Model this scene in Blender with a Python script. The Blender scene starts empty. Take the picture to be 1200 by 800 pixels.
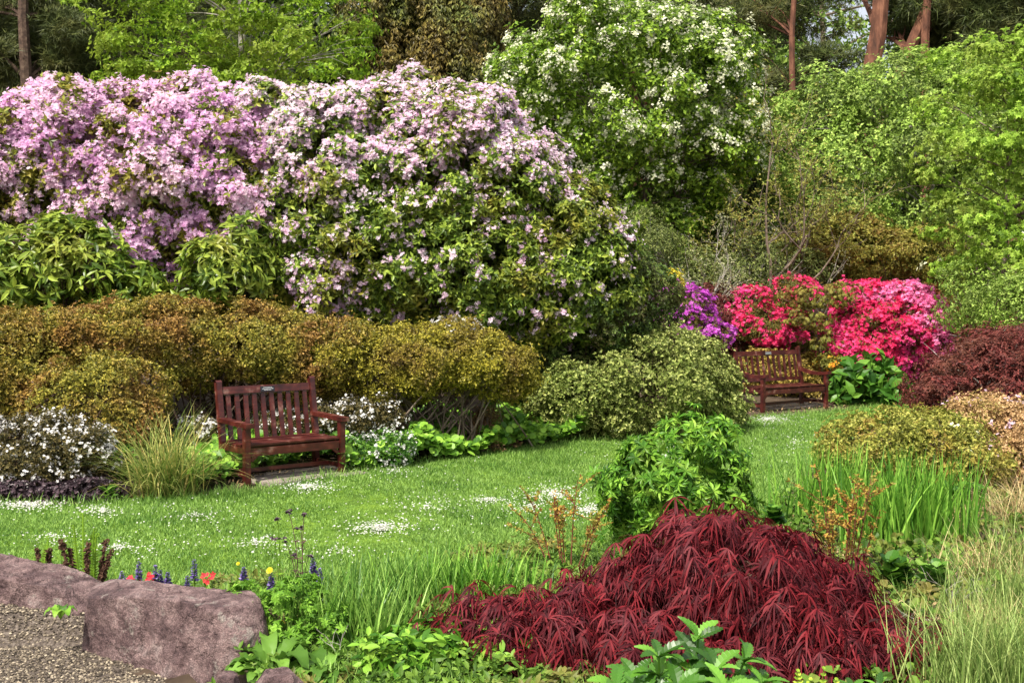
import bpy, math, random
import numpy as np
from mathutils import Vector
random.seed(7)
rng = np.random.default_rng(7)
R = math.radians
sc = bpy.context.scene
COL = sc.collection

# ------------------------------------------------------------------ camera
F = 1333.0; CZ = 1.9; PITCH = math.atan(45/1333)
cd = bpy.data.cameras.new('camera'); cam = bpy.data.objects.new('camera', cd); COL.objects.link(cam)
cd.sensor_width = 36; cd.lens = 40; cd.clip_end = 3000; cd.clip_start = 0.05
cam.location = (0, 0, CZ); cam.rotation_euler = (R(90)-PITCH, 0, 0)
sc.camera = cam

# ------------------------------------------------------------------ sky + sun
SUN_EL, SUN_AZ = R(56), R(212)      # azimuth measured clockwise from +Y
w = bpy.data.worlds.new('World'); sc.world = w; w.use_nodes = True
nt = w.node_tree; nt.nodes.clear()
sky = nt.nodes.new('ShaderNodeTexSky'); sky.sky_type = 'NISHITA'; sky.sun_disc = False
sky.sun_elevation = SUN_EL; sky.sun_rotation = SUN_AZ; sky.dust_density = 7; sky.air_density = 1.0; sky.ozone_density = 0
bg = nt.nodes.new('ShaderNodeBackground'); bg.inputs[1].default_value = 0.13
wo = nt.nodes.new('ShaderNodeOutputWorld')
smx = nt.nodes.new('ShaderNodeMix'); smx.data_type = 'RGBA'; smx.inputs[0].default_value = .55; smx.inputs[7].default_value = (5.2, 5.3, 5.5, 1)   # thin bright cloud over the blue
nt.links.new(sky.outputs[0], smx.inputs[6]); nt.links.new(smx.outputs[2], bg.inputs[0]); nt.links.new(bg.outputs[0], wo.inputs[0])
sd = bpy.data.lights.new('sun', 'SUN'); so = bpy.data.objects.new('sun', sd); COL.objects.link(so)
sd.energy = 4.2; sd.angle = R(2.2); sd.color = (1, .94, .84)
sdir = Vector((math.sin(SUN_AZ)*math.cos(SUN_EL), math.cos(SUN_AZ)*math.cos(SUN_EL), math.sin(SUN_EL)))
so.rotation_euler = sdir.to_track_quat('Z', 'Y').to_euler()
sc.view_settings.view_transform = 'Standard'; sc.view_settings.look = 'None'
sc.view_settings.exposure = 0.8; sc.view_settings.gamma = 1
sc.cycles.max_bounces = 6; sc.cycles.diffuse_bounces = 3; sc.cycles.transmission_bounces = 4; sc.cycles.glossy_bounces = 2

# ------------------------------------------------------------------ photo-pixel -> world
def P(px, py, Y):
    dx = (px-600)/F; dz = -(py-400)/F
    cp, sp = math.cos(PITCH), math.sin(PITCH)
    y = cp + dz*sp; z = -sp + dz*cp
    s = Y/y
    return np.array([dx*s, Y, CZ+z*s])
def G(px, py, z0=0.0):
    dx = (px-600)/F; dz = -(py-400)/F
    cp, sp = math.cos(PITCH), math.sin(PITCH)
    y = cp + dz*sp; z = -sp + dz*cp
    s = (z0-CZ)/z
    return np.array([dx*s, y*s, z0])
EDGE_PX = [(-400,600),(-60,594),(100,592),(250,583),(300,578),(420,556),(560,535),(680,520),(760,512),(850,500),(900,490),(960,483),(1060,475),(1200,472)]
EDGE = np.array([G(a, b)[:2] for a, b in EDGE_PX])
def edge_y(x): return np.interp(x, EDGE[:,0], EDGE[:,1])
def ground(x, y):
    x = np.asarray(x, float); y = np.asarray(y, float)
    d = np.clip(y-edge_y(x)-0.4, 0, 45)
    z = 0.055*d + 0.03*np.sin(x*1.3+.5)*np.sin(y*0.9)*np.clip((y-5)/4, 0, 1)*(d<=0) 
    # right-hand bank and the raised bed behind the boulders
    z = z + 0.10*np.clip((x-2.6)/1.5, 0, 1)*np.clip((11-y)/3, 0, 1)
    path = np.clip((-1.55-(y-6.0)*0.9 - x)*6 + 0, 0, 1)*np.clip((6.9-y)*4, 0, 1)
    z = z - 0.13*path
    return z

# ------------------------------------------------------------------ materials
def ramp(nt, cols, pos=None):
    r = nt.nodes.new('ShaderNodeValToRGB'); e = r.color_ramp.elements
    n = len(cols)
    for i, c in enumerate(cols):
        p = pos[i] if pos else i/max(1, n-1)
        if i < 2: el = e[i]; el.position = p
        else: el = e.new(p)
        el.color = (*c, 1)
    return r
def leafmat(name, cols, alt=None, nscale=1.2, thr=(.45, .6), transl=.3, rough=.5, spec=.22, altamt=.9):
    def rng_(cs):      # widen the leaf-to-leaf variation of foliage
        if not cs or max(max(c) for c in cs) > .6: return cs
        k = [.75]+[1.05]*(len(cs)-2)+[1.4]
        return [tuple(min(.8, v*q*w_) for v, w_ in zip(c, (1.1, 1.04, .85))) for c, q in zip(cs, k)]
    cols = rng_(cols); alt = rng_(alt)
    m = bpy.data.materials.new(name); m.use_nodes = True; nt = m.node_tree; nt.nodes.clear()
    N = nt.nodes.new; L = nt.links.new
    geo = N('ShaderNodeNewGeometry'); r = ramp(nt, cols); L(geo.outputs['Random Per Island'], r.inputs[0])
    col = r.outputs[0]
    if alt:
        tc = N('ShaderNodeTexCoord'); nz = N('ShaderNodeTexNoise'); nz.inputs['Scale'].default_value = nscale
        nz.inputs['Detail'].default_value = 4; nz.inputs['Roughness'].default_value = .65
        L(tc.outputs['Object'], nz.inputs['Vector'])
        mr = N('ShaderNodeMapRange'); mr.inputs[1].default_value = thr[0]; mr.inputs[2].default_value = thr[1]
        mr.inputs[4].default_value = altamt
        L(nz.outputs[0], mr.inputs[0])
        r2 = ramp(nt, alt); L(geo.outputs['Random Per Island'], r2.inputs[0])
        mx = N('ShaderNodeMix'); mx.data_type = 'RGBA'
        L(mr.outputs[0], mx.inputs[0]); L(col, mx.inputs[6]); L(r2.outputs[0], mx.inputs[7]); col = mx.outputs[2]
    pb = N('ShaderNodeBsdfPrincipled'); pb.inputs['Roughness'].default_value = rough
    pb.inputs['Specular IOR Level'].default_value = spec
    L(col, pb.inputs['Base Color'])
    tr = N('ShaderNodeBsdfTranslucent'); L(col, tr.inputs[0])
    ms = N('ShaderNodeMixShader'); ms.inputs[0].default_value = transl
    L(pb.outputs[0], ms.inputs[1]); L(tr.outputs[0], ms.inputs[2])
    o = N('ShaderNodeOutputMaterial'); L(ms.outputs[0], o.inputs[0])
    return m
def solid(name, cols, scale=6, rough=.8, bump=.4, bscale=30, stretch=(1,1,1), spec=.3, detail=8, pos=None, metallic=0):
    m = bpy.data.materials.new(name); m.use_nodes = True; nt = m.node_tree; nt.nodes.clear()
    N = nt.nodes.new; L = nt.links.new
    tc = N('ShaderNodeTexCoord'); mp = N('ShaderNodeMapping'); mp.inputs['Scale'].default_value = stretch
    L(tc.outputs['Object'], mp.inputs[0])
    nz = N('ShaderNodeTexNoise'); nz.inputs['Scale'].default_value = scale; nz.inputs['Detail'].default_value = detail
    nz.inputs['Roughness'].default_value = .62
    L(mp.outputs[0], nz.inputs['Vector']); r = ramp(nt, cols, pos); L(nz.outputs[0], r.inputs[0])
    pb = N('ShaderNodeBsdfPrincipled'); pb.inputs['Roughness'].default_value = rough; pb.inputs['Specular IOR Level'].default_value = spec
    pb.inputs['Metallic'].default_value = metallic
    L(r.outputs[0], pb.inputs['Base Color'])
    n2 = N('ShaderNodeTexNoise'); n2.inputs['Scale'].default_value = bscale; n2.inputs['Detail'].default_value = 6
    L(mp.outputs[0], n2.inputs['Vector'])
    b = N('ShaderNodeBump'); b.inputs['Strength'].default_value = bump; b.inputs['Distance'].default_value = .02
    L(n2.outputs[0], b.inputs['Height']); L(b.outputs[0], pb.inputs['Normal'])
    o = N('ShaderNodeOutputMaterial'); L(pb.outputs[0], o.inputs[0])
    return m
BARK = solid('bark', [(.05,.035,.025),(.16,.12,.09),(.26,.22,.18)], 8, .9, .8, 20, (1,1,.25), pos=[.3,.5,.75])
PINEBARK = solid('pine_bark', [(.045,.022,.015),(.12,.05,.03),(.24,.11,.065)], 6, .9, .9, 14, (1,1,.3), pos=[.3,.5,.7])
GREYBARK = solid('grey_bark', [(.14,.12,.10),(.34,.31,.27),(.55,.53,.48)], 10, .9, .6, 30, pos=[.3,.5,.7])
DARKTWIG = solid('dark_twig', [(.03,.02,.015),(.08,.05,.035),(.14,.10,.07)], 10, .9, .5, 30, pos=[.3,.5,.7])

# ------------------------------------------------------------------ mesh building
def link_mesh(name, V, T, mat, parent=None, loc=None, smooth=False):
    V = np.asarray(V, np.float32).reshape(-1, 3)
    if loc is not None: V = V - np.asarray(loc, np.float32)
    T = np.asarray(T, np.int32)
    me = bpy.data.meshes.new(name)
    k = T.shape[1]
    me.vertices.add(len(V)); me.vertices.foreach_set('co', V.ravel())
    me.loops.add(T.size); me.loops.foreach_set('vertex_index', T.ravel())
    me.polygons.add(len(T)); me.polygons.foreach_set('loop_start', np.arange(0, T.size, k, dtype=np.int32))
    me.polygons.foreach_set('loop_total', np.full(len(T), k, np.int32))
    me.polygons.foreach_set('use_smooth', np.full(len(T), bool(smooth)))
    me.update(calc_edges=True)
    if mat: me.materials.append(mat)
    o = bpy.data.objects.new(name, me); COL.objects.link(o)
    if parent is not None: o.parent = parent
    elif loc is not None: o.location = tuple(float(v) for v in loc)
    return o
def tag(o, label=None, cat=None, group=None, kind=None):
    if label: o['label'] = label
    if cat: o['category'] = cat
    if group: o['group'] = group
    if kind: o['kind'] = kind
    return o
def empty(name, loc, label, cat, group=None, rz=0):
    o = bpy.data.objects.new(name, None); COL.objects.link(o)
    o.location = tuple(float(v) for v in loc); o.rotation_euler = (0, 0, rz); o.empty_display_size = .2
    return tag(o, label, cat, group)
class Geo:
    def __init__(s): s.V = []; s.T = []; s.n = 0
    def add(s, V, T):
        V = np.asarray(V, np.float32).reshape(-1, 3); T = np.asarray(T, np.int64)
        s.V.append(V); s.T.append(T+s.n); s.n += len(V)
    def build(s, name, mat, parent=None, loc=None, smooth=False, **kw):
        if not s.V: return None
        return link_mesh(name, np.concatenate(s.V), np.concatenate(s.T), mat, parent, loc, smooth)
def nrm(a): return a/np.maximum(np.linalg.norm(a, axis=-1, keepdims=True), 1e-9)
def tube(g, pts, rad, sides=6):
    pts = np.asarray(pts, float); n = len(pts)
    rad = np.asarray(rad, float)*np.ones(n)
    d = nrm(np.gradient(pts, axis=0))
    ref = np.array([0.31, 0.17, 0.93]) if abs(d[0,2]) < .9 else np.array([1., .1, 0])
    u = nrm(np.cross(d, ref)); v = np.cross(d, u)
    a = np.arange(sides)*2*math.pi/sides
    V = pts[:,None,:] + rad[:,None,None]*(np.cos(a)[None,:,None]*u[:,None,:] + np.sin(a)[None,:,None]*v[:,None,:])
    T = []
    for i in range(n-1):
        for j in range(sides):
            a0 = i*sides+j; a1 = i*sides+(j+1) % sides; b0 = a0+sides; b1 = a1+sides
            T += [(a0, a1, b1), (a0, b1, b0)]
    g.add(V.reshape(-1, 3), T)
def box(g, c, s, rot=None, bev=.004):
    """box with bevelled edges, c centre, s full size, rot 3x3"""
    import bmesh
    bm = bmesh.new(); bmesh.ops.create_cube(bm, size=1)
    for v in bm.verts: v.co = Vector((v.co.x*s[0], v.co.y*s[1], v.co.z*s[2]))
    if bev: bmesh.ops.bevel(bm, geom=bm.edges[:], offset=bev, segments=2, affect='EDGES')
    bmesh.ops.triangulate(bm, faces=bm.faces[:])
    V = np.array([v.co[:] for v in bm.verts]); T = np.array([[v.index for v in f.verts] for f in bm.faces])
    bm.free()
    if rot is not None: V = V@np.array(rot).T
    g.add(V+np.array(c), T)

# leaf templates: x along, y across, z up; triangles
def tpl(V, T): return np.array(V, float), np.array(T, int)
DIA = lambda w=.22, f=.08: tpl([(0,0,0),(.5,-w,f),(1,0,-.05),(.5,w,f)], [(0,1,2),(0,2,3)])
def LANCE(w=.16, f=.06, droop=.15):
    xs = [0,.25,.6,1]; ws = [.02,w*.85,w,0]; V = []; T = []
    for i, x in enumerate(xs):
        z = -droop*x*x
        V += [(x,0,z),(x,-ws[i],z+f*(ws[i]/w)),(x,ws[i],z+f*(ws[i]/w))]
    for i in range(3):
        a = i*3; b = a+3
        T += [(a,a+1,b+1),(a,b+1,b),(a,b,b+2),(a,b+2,a+2)]
    return tpl(V, T)
def ROUND(w=.42, n=8, cup=.1):
    V = [(.0,0,0)]; T = []
    for i in range(n+1):
        t = -math.pi*0.93+2*math.pi*0.93*i/n
        r = 1-.12*math.cos(t*1)
        V.append((.5+.5*math.cos(t)*r, w*math.sin(t)*r, cup*abs(math.sin(t))+(-.1 if abs(t)<.3 else 0)))
    for i in range(n): T.append((0, i+1, i+2))
    return tpl(V, T)
def PALM(n=7, spread=130, inner=.35, wid=.13, teeth=True):
    V = [(0,0,0)]; T = []
    for i in range(n):
        a = R(-spread+2*spread*i/(n-1)); L = 1-.3*abs(i-(n-1)/2)/((n-1)/2)
        ca, sa = math.cos(a), math.sin(a)
        def pt(x, y, z): return (x*ca-y*sa, x*sa+y*ca, z)
        k = len(V)
        V += [pt(L*.45,-wid,.05), pt(L*.65,-wid*.75,.02), pt(L,0,-.18), pt(L*.65,wid*.75,.02), pt(L*.45,wid,.05), pt(L*.5,0,0)]
        T += [(0,k,k+5),(0,k+5,k+4),(k,k+1,k+5),(k+1,k+2,k+5),(k+5,k+2,k+3),(k+5,k+3,k+4)]
    return tpl(V, T)
def FLOWER(n=5, cup=.25, w=.5):
    V = [(0,0,0)]; T = []
    for i in range(n):
        a = 2*math.pi*i/n; ca, sa = math.cos(a), math.sin(a)
        def pt(x, y, z): return (x*ca-y*sa, x*sa+y*ca, z)
        k = len(V); V += [pt(.6,-w*.62,cup), pt(1,0,cup*.9), pt(.6,w*.62,cup)]
        T += [(0,k,k+1),(0,k+1,k+2)]
    return tpl(V, T)
def SERR(n=6, w=.2):
    V = []; T = []
    for i in range(n+1):
        x = i/n; ww = w*math.sin(math.pi*min(1, x*.9+.06))**.8; z = .22*x-.45*x*x
        V.append((x, 0, z))
        V += [(x+.04,-ww,z+ww*.35),(x+.04,ww,z+ww*.35)]     # tooth points
        V += [(x+.055,-ww*.72,z+ww*.25),(x+.055,ww*.72,z+ww*.25)]
    for i in range(n):
        a = i*5; b = a+5
        T += [(a,a+3,b+1),(a,b+1,b),(a,a+1,a+3),(a,b,b+2),(a,b+2,a+4),(a,a+4,a+2)]
    return tpl(V, T)
NEEDLE = tpl([(0,-.02,0),(1,0,-.1),(0,.02,0)], [(0,1,2)])

def scatter(g, Pt, Nm, T, m=1, tilt=.3, size=.05, sj=.3, njit=.4, droop=0., pj=0.):
    Pt = np.asarray(Pt, float); K = len(Pt)
    if K == 0: return
    Nm = nrm(Nm)
    th0 = rng.uniform(0, 2*math.pi, K)
    P2 = np.repeat(Pt, m, 0); N2 = np.repeat(Nm, m, 0)
    th = np.repeat(th0, m) + np.tile(np.arange(m)*2*math.pi/m, K) + rng.normal(0, .35 if m > 1 else 0, K*m)
    ref = np.where(np.abs(N2[:,2:3]) < .9, np.array([[0,0,1.]]), np.array([[1.,0,0]]))
    u = nrm(np.cross(N2, ref)); v = np.cross(N2, u)
    ax = np.cos(th)[:,None]*u + np.sin(th)[:,None]*v + (tilt+rng.normal(0, .15, K*m))[:,None]*N2
    ax[:,2] -= droop; ax = nrm(ax)
    nn = N2 + rng.normal(0, njit, (K*m, 3)); nn -= ax*np.sum(nn*ax, 1, keepdims=True); nn = nrm(nn)
    sd = np.cross(nn, ax)
    s = np.repeat(np.asarray(size)*np.ones(K), m)*rng.uniform(1-sj, 1+sj, K*m)
    if pj: P2 = P2 + rng.normal(0, pj, P2.shape)
    TV, TT = T
    V = P2[:,None,:] + s[:,None,None]*(TV[None,:,0:1]*ax[:,None,:] + TV[None,:,1:2]*sd[:,None,:] + TV[None,:,2:3]*nn[:,None,:])
    TT = TT[None] + (np.arange(K*m)*len(TV))[:,None,None]
    g.add(V.reshape(-1, 3), TT.reshape(-1, 3))
def blades(g, base, az, lean, L, wid, bend, segs=4, tipw=0.0):
    """strips: base Nx3, az azimuth, lean initial lean (rad from vertical), bend extra lean at the tip"""
    n = len(base); t = np.linspace(0, 1, segs+1)
    ang = lean[:,None] + bend[:,None]*t[None,:]**1.4
    st = L[:,None]/segs
    h = np.cumsum(np.sin(ang)*st, 1)-np.sin(ang[:,:1])*st; z = np.cumsum(np.cos(ang)*st, 1)-np.cos(ang[:,:1])*st
    dx = np.cos(az)[:,None]; dy = np.sin(az)[:,None]
    C = np.stack([base[:,0:1]+h*dx, base[:,1:2]+h*dy, base[:,2:3]+z], -1)
    tw = az + math.pi/2 + rng.uniform(-.7, .7, n)
    S = np.stack([np.cos(tw), np.sin(tw), np.zeros(n)], -1)
    ww = wid[:,None]*(np.clip(1-t**2.2, 0, 1)*.5+tipw)[None,:]; ww[:,0] *= .7
    A = C-S[:,None,:]*ww[:,:,None]; B = C+S[:,None,:]*ww[:,:,None]
    V = np.stack([A, B], 2).reshape(n, -1, 3)
    T = []
    for i in range(segs):
        a = 2*i; T += [(a,a+1,a+3),(a,a+3,a+2)]
    T = np.array(T)[None]+(np.arange(n)*2*(segs+1))[:,None,None]
    g.add(V.reshape(-1, 3), T.reshape(-1, 3))

def noise1(p, s, seed=0.):
    """cheap smooth value noise from sines, 0..1"""
    x, y, z = (p*s).T
    v = np.sin(x*1.7+seed+np.sin(z*1.3+seed*2))*np.sin(z*1.9+seed*1.3+np.sin(y*1.1+x*.7)) + .5*np.sin(x*3.9+y*2.3+seed)*np.sin(z*4.3-y*1.7+seed)
    return np.clip(.5+v*.45, 0, 1)
# ------------------------------------------------------------------ generic shrub / crown
def b(px, py, Y, rx, ry, rd=None):
    c = P(px, py, Y); r = np.array([rx*Y/F, (rd if rd else rx*Y/F*.7), ry*Y/F])
    return (c, r)
def subblobs(blobs, sp, low=None, keep=1.0, rough=.16):
    C, Nn, Rr = [], [], []
    for i, (c, r) in enumerate(blobs):
        p = 1.6; a, bb, cc = r
        area = 4*math.pi*(((a*bb)**p+(a*cc)**p+(bb*cc)**p)/3)**(1/p)
        n = max(6, int(area/(sp*sp)*1.5*keep))
        d = nrm(rng.normal(0, 1, (n, 3)))
        q0 = c + d*r; ph = float(c[0])*3.1
        f = (noise1(q0, 2.2/(sp*3.2), ph)-.5)*2*rough + (noise1(q0, 2.2/(sp*8), ph+1.7)-.5)*2*rough
        pt = c + d*r*(rng.uniform(.84, 1.0, (n, 1))+f[:,None])
        nn = nrm(d/r)
        ok = np.ones(n, bool)
        for j, (c2, r2) in enumerate(blobs):
            if j != i: ok &= np.sum(((pt-c2)/(r2*.86))**2, 1) > 1
        ok &= pt[:,2] > ground(pt[:,0], pt[:,1])+.05
        ok &= ~((nn[:,1] > .45) & (rng.random(n) < .45))
        C.append(pt[ok]); Nn.append(nn[ok])
    C = np.concatenate(C); Nn = np.concatenate(Nn)
    Rr = sp*rng.uniform(.35, .95, len(C))
    return C, Nn, Rr
def surf_points(C, Nn, Rr, n, flat=.8, spread=.8, up=.3, shell=(.7, 1.05)):
    w = Rr**2; idx = rng.choice(len(C), n, p=w/w.sum())
    d = nrm(Nn[idx]*.6 + rng.normal(0, spread, (n, 3)) + np.array([0,0,.15]))
    rad = rng.uniform(*shell, (n, 1)); far_ = rng.random((n, 1)) < .14; rad = np.where(far_, rng.uniform(1., 1.6, (n, 1)), rad)
    pt = C[idx] + d*Rr[idx][:,None]*rad*np.array([1,1,flat])
    nn = nrm(d + Nn[idx]*.4 + np.array([0,0,up]))
    ok = pt[:,2] > ground(pt[:,0], pt[:,1])+.01
    return pt[ok], nn[ok]
def inner_points(blobs, n, lo=.55, hi=.82):
    vols = np.array([r[0]*r[1]+r[0]*r[2]+r[1]*r[2] for c, r in blobs]); idx = rng.choice(len(blobs), n, p=vols/vols.sum())
    c = np.array([x[0] for x in blobs])[idx]; r = np.array([x[1] for x in blobs])[idx]
    d = nrm(rng.normal(0, 1, (n, 3))); pt = c + d*r*rng.uniform(lo, hi, (n, 1))
    ok = pt[:,2] > ground(pt[:,0], pt[:,1])+.02
    return pt[ok], nrm(d/r + rng.normal(0, .5, (n, 3)))[ok]
def area_of(blobs):
    A = 0
    for c, r in blobs:
        p = 1.6; a, bb, cc = r
        A += 4*math.pi*(((a*bb)**p+(a*cc)**p+(bb*cc)**p)/3)**(1/p)
    return A
def curve(a, c, sag=.2, n=6, side=None):
    a = np.asarray(a, float); c = np.asarray(c, float)
    mid = a*.45+c*.55; L = np.linalg.norm(c-a)
    mid = mid + rng.normal(0, .07*L, 3); mid[2] += sag*L
    t = np.linspace(0, 1, n)[:,None]
    return (1-t)**2*a + 2*t*(1-t)*mid + t*t*c
STAT = {}
def plant(name, label, cat, blobs, mat, leaf=None, size=.05, m=1, tilt=.3, cover=3, sp=.35, keep=1., droop=0., up=.3,
          spread=.8, flat=.8, njit=.4, inner=1.2, inner_scale=1.5, stems=20, stem_r=.02, stem_mat=None, base=None, base_spread=.2,
          flowers=None, group=None, trunk=None, part='foliage', stem_part='stems', nested=None, shell=(.7,1.05), zmin=None, rough=.16):
    leaf = leaf or DIA()
    allc = np.mean([c for c, r in blobs], 0)
    if base is None: base = (allc[0], allc[1])
    root = np.array([base[0], base[1], float(ground(base[0], base[1]))])
    e = empty(name, root, label, cat, group)
    C, Nn, Rr = subblobs(blobs, sp, keep=keep, rough=rough)
    la = 0.5*np.ptp(leaf[0][:,0])*np.ptp(leaf[0][:,1])*size*size
    A = area_of(blobs)
    n = int(A*cover*keep/la/m)
    g = Geo()
    pt, nn = surf_points(C, Nn, Rr, n, flat, spread, up, shell)
    scatter(g, pt, nn, leaf, m, tilt, size, .35, njit, droop)
    if inner:
        k = int(A*inner/(la*inner_scale**2)/2)
        ip, inn = inner_points(blobs, k)
        scatter(g, ip, inn, (DIA(max(.18, min(.3, float(np.ptp(leaf[0][:,1]))*.5)))), 1, .2, size*inner_scale, .3, .6, droop)
    g.build(part, mat, e, root)
    STAT[label[:40]] = sum(len(t) for t in g.T)
    sg = Geo()
    if trunk is not None:     # list of (pts, radii)
        for pts, rad in trunk: tube(sg, pts, rad, 8)
    if stems:
        order = rng.permutation(len(C))[:stems]
        for k in order:
            c = C[k]-Nn[k]*Rr[k]*.3
            if trunk is not None:
                pts, rad = trunk[random.randrange(len(trunk))]; pts = np.asarray(pts); rad = np.ones(len(pts))*rad
                L = np.linalg.norm(pts-c, axis=1) + np.maximum(0, pts[:,2]-c[2]+.3)*3
                q = int(np.argmin(L)); a = pts[q]; r0 = min(rad[q]*.55, stem_r*2.5)
            else:
                a = root + np.array([rng.normal(0, base_spread), rng.normal(0, base_spread*.6), -.03]); a[2] = float(ground(a[0], a[1]))-.03; r0 = stem_r
            pth = curve(a, c, .12); tube(sg, pth, np.linspace(r0, r0*.25, len(pth)), 5)
            if stem_r > .008:
                for q in range(2):
                    cc = C[k]+rng.normal(0, 1, 3)*Rr[k]*.8; pth2 = curve(pth[-3], cc, .1, 4); tube(sg, pth2, np.linspace(r0*.3, r0*.1, 4), 4)
    sg.build('trunk' if trunk is not None else stem_part, stem_mat or (BARK if trunk is not None else DARKTWIG), e, root)
    if flowers:
        for fl in (flowers if isinstance(flowers, list) else [flowers]):
            fg = Geo(); n = fl['n']
            fp, fn = surf_points(C, Nn, Rr, n, flat, fl.get('spread', .6), fl.get('up', .5), fl.get('shell', (1.0, 1.12)))
            if 'prob' in fl:
                ok = rng.random(len(fp)) < fl['prob'](fp); fp, fn = fp[ok], fn[ok]
            scatter(fg, fp, nrm(fn+rng.normal(0, .2, fn.shape)), fl.get('tpl', FLOWER()), fl.get('m', 3), fl.get('tilt', .2), fl['size'], .3, fl.get('nj', .5), 0, fl.get('pj', .02))
            fg.build(fl.get('part', 'blossom'), fl['mat'], e, root)
            STAT[label[:36]+'_fl'] = sum(len(t) for t in fg.T)
    return e
#@@SETTING
# ------------------------------------------------------------------ ground
xs = np.unique(np.concatenate([np.linspace(-400,-20,20), np.linspace(-20,20,160), np.linspace(20,400,20)]))
ys = np.unique(np.concatenate([np.linspace(-60,0,12), np.linspace(0,30,150), np.linspace(30,80,30), np.linspace(80,900,20)]))
X, Yg = np.meshgrid(xs, ys); Z = ground(X, Yg)
nx, ny = len(xs), len(ys); ii = np.arange(nx*ny).reshape(ny, nx)
Q = np.stack([ii[:-1,:-1], ii[:-1,1:], ii[1:,1:], ii[1:,:-1]], -1).reshape(-1, 4)
SOIL = solid('soil', [(.035,.025,.018),(.07,.05,.035),(.11,.085,.06)], 3, 1, 1, 12, pos=[.3,.5,.7], spec=.1)
tag(link_mesh('ground', np.stack([X, Yg, Z], -1).reshape(-1,3), Q, SOIL, smooth=True), kind='structure')
def inpoly(pts, poly):
    x, y = pts[:,0], pts[:,1]; ins = np.zeros(len(pts), bool); n = len(poly)
    for i in range(n):
        x1, y1 = poly[i]; x2, y2 = poly[(i+1) % n]
        c = ((y1 > y) != (y2 > y)); 
        with np.errstate(divide='ignore', invalid='ignore'):
            xi = (x2-x1)*(y-y1)/(y2-y1)+x1
        ins ^= c & (x < xi)
    return ins
LAWN_PX = [(-400,600),(-60,594),(100,592),(250,583),(300,578),(420,556),(560,535),(680,520),(760,512),(850,500),(900,490),(960,483),(1060,475),
           (1075,484),(1010,500),(975,525),(930,560),(900,600),(890,640),(700,655),(600,660),(540,700),(520,780),(440,800),(400,720),(330,690),(200,700),(110,690),(-80,655),(-400,640)]
LAWN = np.array([G(a, c)[:2] for a, c in LAWN_PX])
def ribbon(name, poly, mat, dz, step=.12, mask=None):
    x0, y0 = poly.min(0); x1, y1 = poly.max(0)
    gx = np.arange(x0-step, x1+step, step); gy = np.arange(y0-step, y1+step, step)
    X, Y = np.meshgrid(gx, gy); n1, n2 = X.shape
    cx = (X[:-1,:-1]+X[1:,1:])/2; cy = (Y[:-1,:-1]+Y[1:,1:])/2
    ins = inpoly(np.stack([cx.ravel(), cy.ravel()], 1), poly).reshape(cx.shape)
    ii = np.arange(n1*n2).reshape(n1, n2)
    Q = np.stack([ii[:-1,:-1], ii[:-1,1:], ii[1:,1:], ii[1:,:-1]], -1)[ins]
    V = np.stack([X, Y, ground(X, Y)+dz], -1).reshape(-1, 3)
    u, inv = np.unique(Q.ravel(), return_inverse=True)
    o = link_mesh(name, V[u], inv.reshape(-1, 4), mat, smooth=True); return o
TURF = solid('turf', [(.05,.09,.015),(.10,.18,.02),(.17,.27,.03)], 2.5, 1, .8, 60, pos=[.3,.5,.72], spec=.1)
tag(ribbon('lawn', LAWN, TURF, .012), kind='structure')
def rand_in(poly, n):
    x0, y0 = poly.min(0); x1, y1 = poly.max(0); out = []; c = 0
    while c < n:
        p = np.stack([rng.uniform(x0, x1, n*2), rng.uniform(y0, y1, n*2)], 1); p = p[inpoly(p, poly)]; out.append(p); c += len(p)
    return np.concatenate(out)[:n]
def on_ground(p, dz=0): return np.stack([p[:,0], p[:,1], ground(p[:,0], p[:,1])+dz], 1)
GRASS = leafmat('lawn_grass', [(.075,.18,.03),(.145,.285,.055),(.24,.39,.11)], [(.04,.12,.02),(.08,.20,.03),(.16,.28,.06)], 1.6, (.45,.62), .35, .5, .3)
LAWN_IN = LAWN.copy()
n = 330000; p = rand_in(LAWN_IN, n)
vis = (np.abs(p[:,0]) < p[:,1]*.52+1.0); p = p[vis]; n = len(p)
g = Geo(); bs = on_ground(p, .005)
tall = noise1(bs, 1.1, 2.)
blades(g, bs, rng.uniform(0, 6.28, n), rng.uniform(0, .6, n), (.022+.05*tall)*rng.uniform(.6, 1.4, n), rng.uniform(.004, .009, n), rng.uniform(.2, 1.3, n), 2)
tag(g.build('lawn_grass', GRASS), 'short bright green grass covering the whole lawn', 'grass', kind='stuff')
# tufts of longer grass along the lawn edge
ep = []
for k in range(len(LAWN)):
    a = LAWN[k]; c = LAWN[(k+1) % len(LAWN)]; L = np.linalg.norm(c-a)
    if L > 30: continue
    mm = int(L*350); t = rng.random(mm)[:,None]; ep.append(a+(c-a)*t+rng.normal(0, .09, (mm, 2)))
ep = np.concatenate(ep); ep = ep[np.abs(ep[:,0]) < ep[:,1]*.55+1]; n = len(ep)
g = Geo(); blades(g, on_ground(ep), rng.uniform(0, 6.28, n), rng.uniform(0, .6, n), rng.uniform(.06, .16, n), rng.uniform(.005, .009, n), rng.uniform(.3, 1.3, n), 3)
tag(g.build('edge_grass', GRASS), 'longer ragged grass along the lawn margins', 'grass', kind='stuff')
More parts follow.
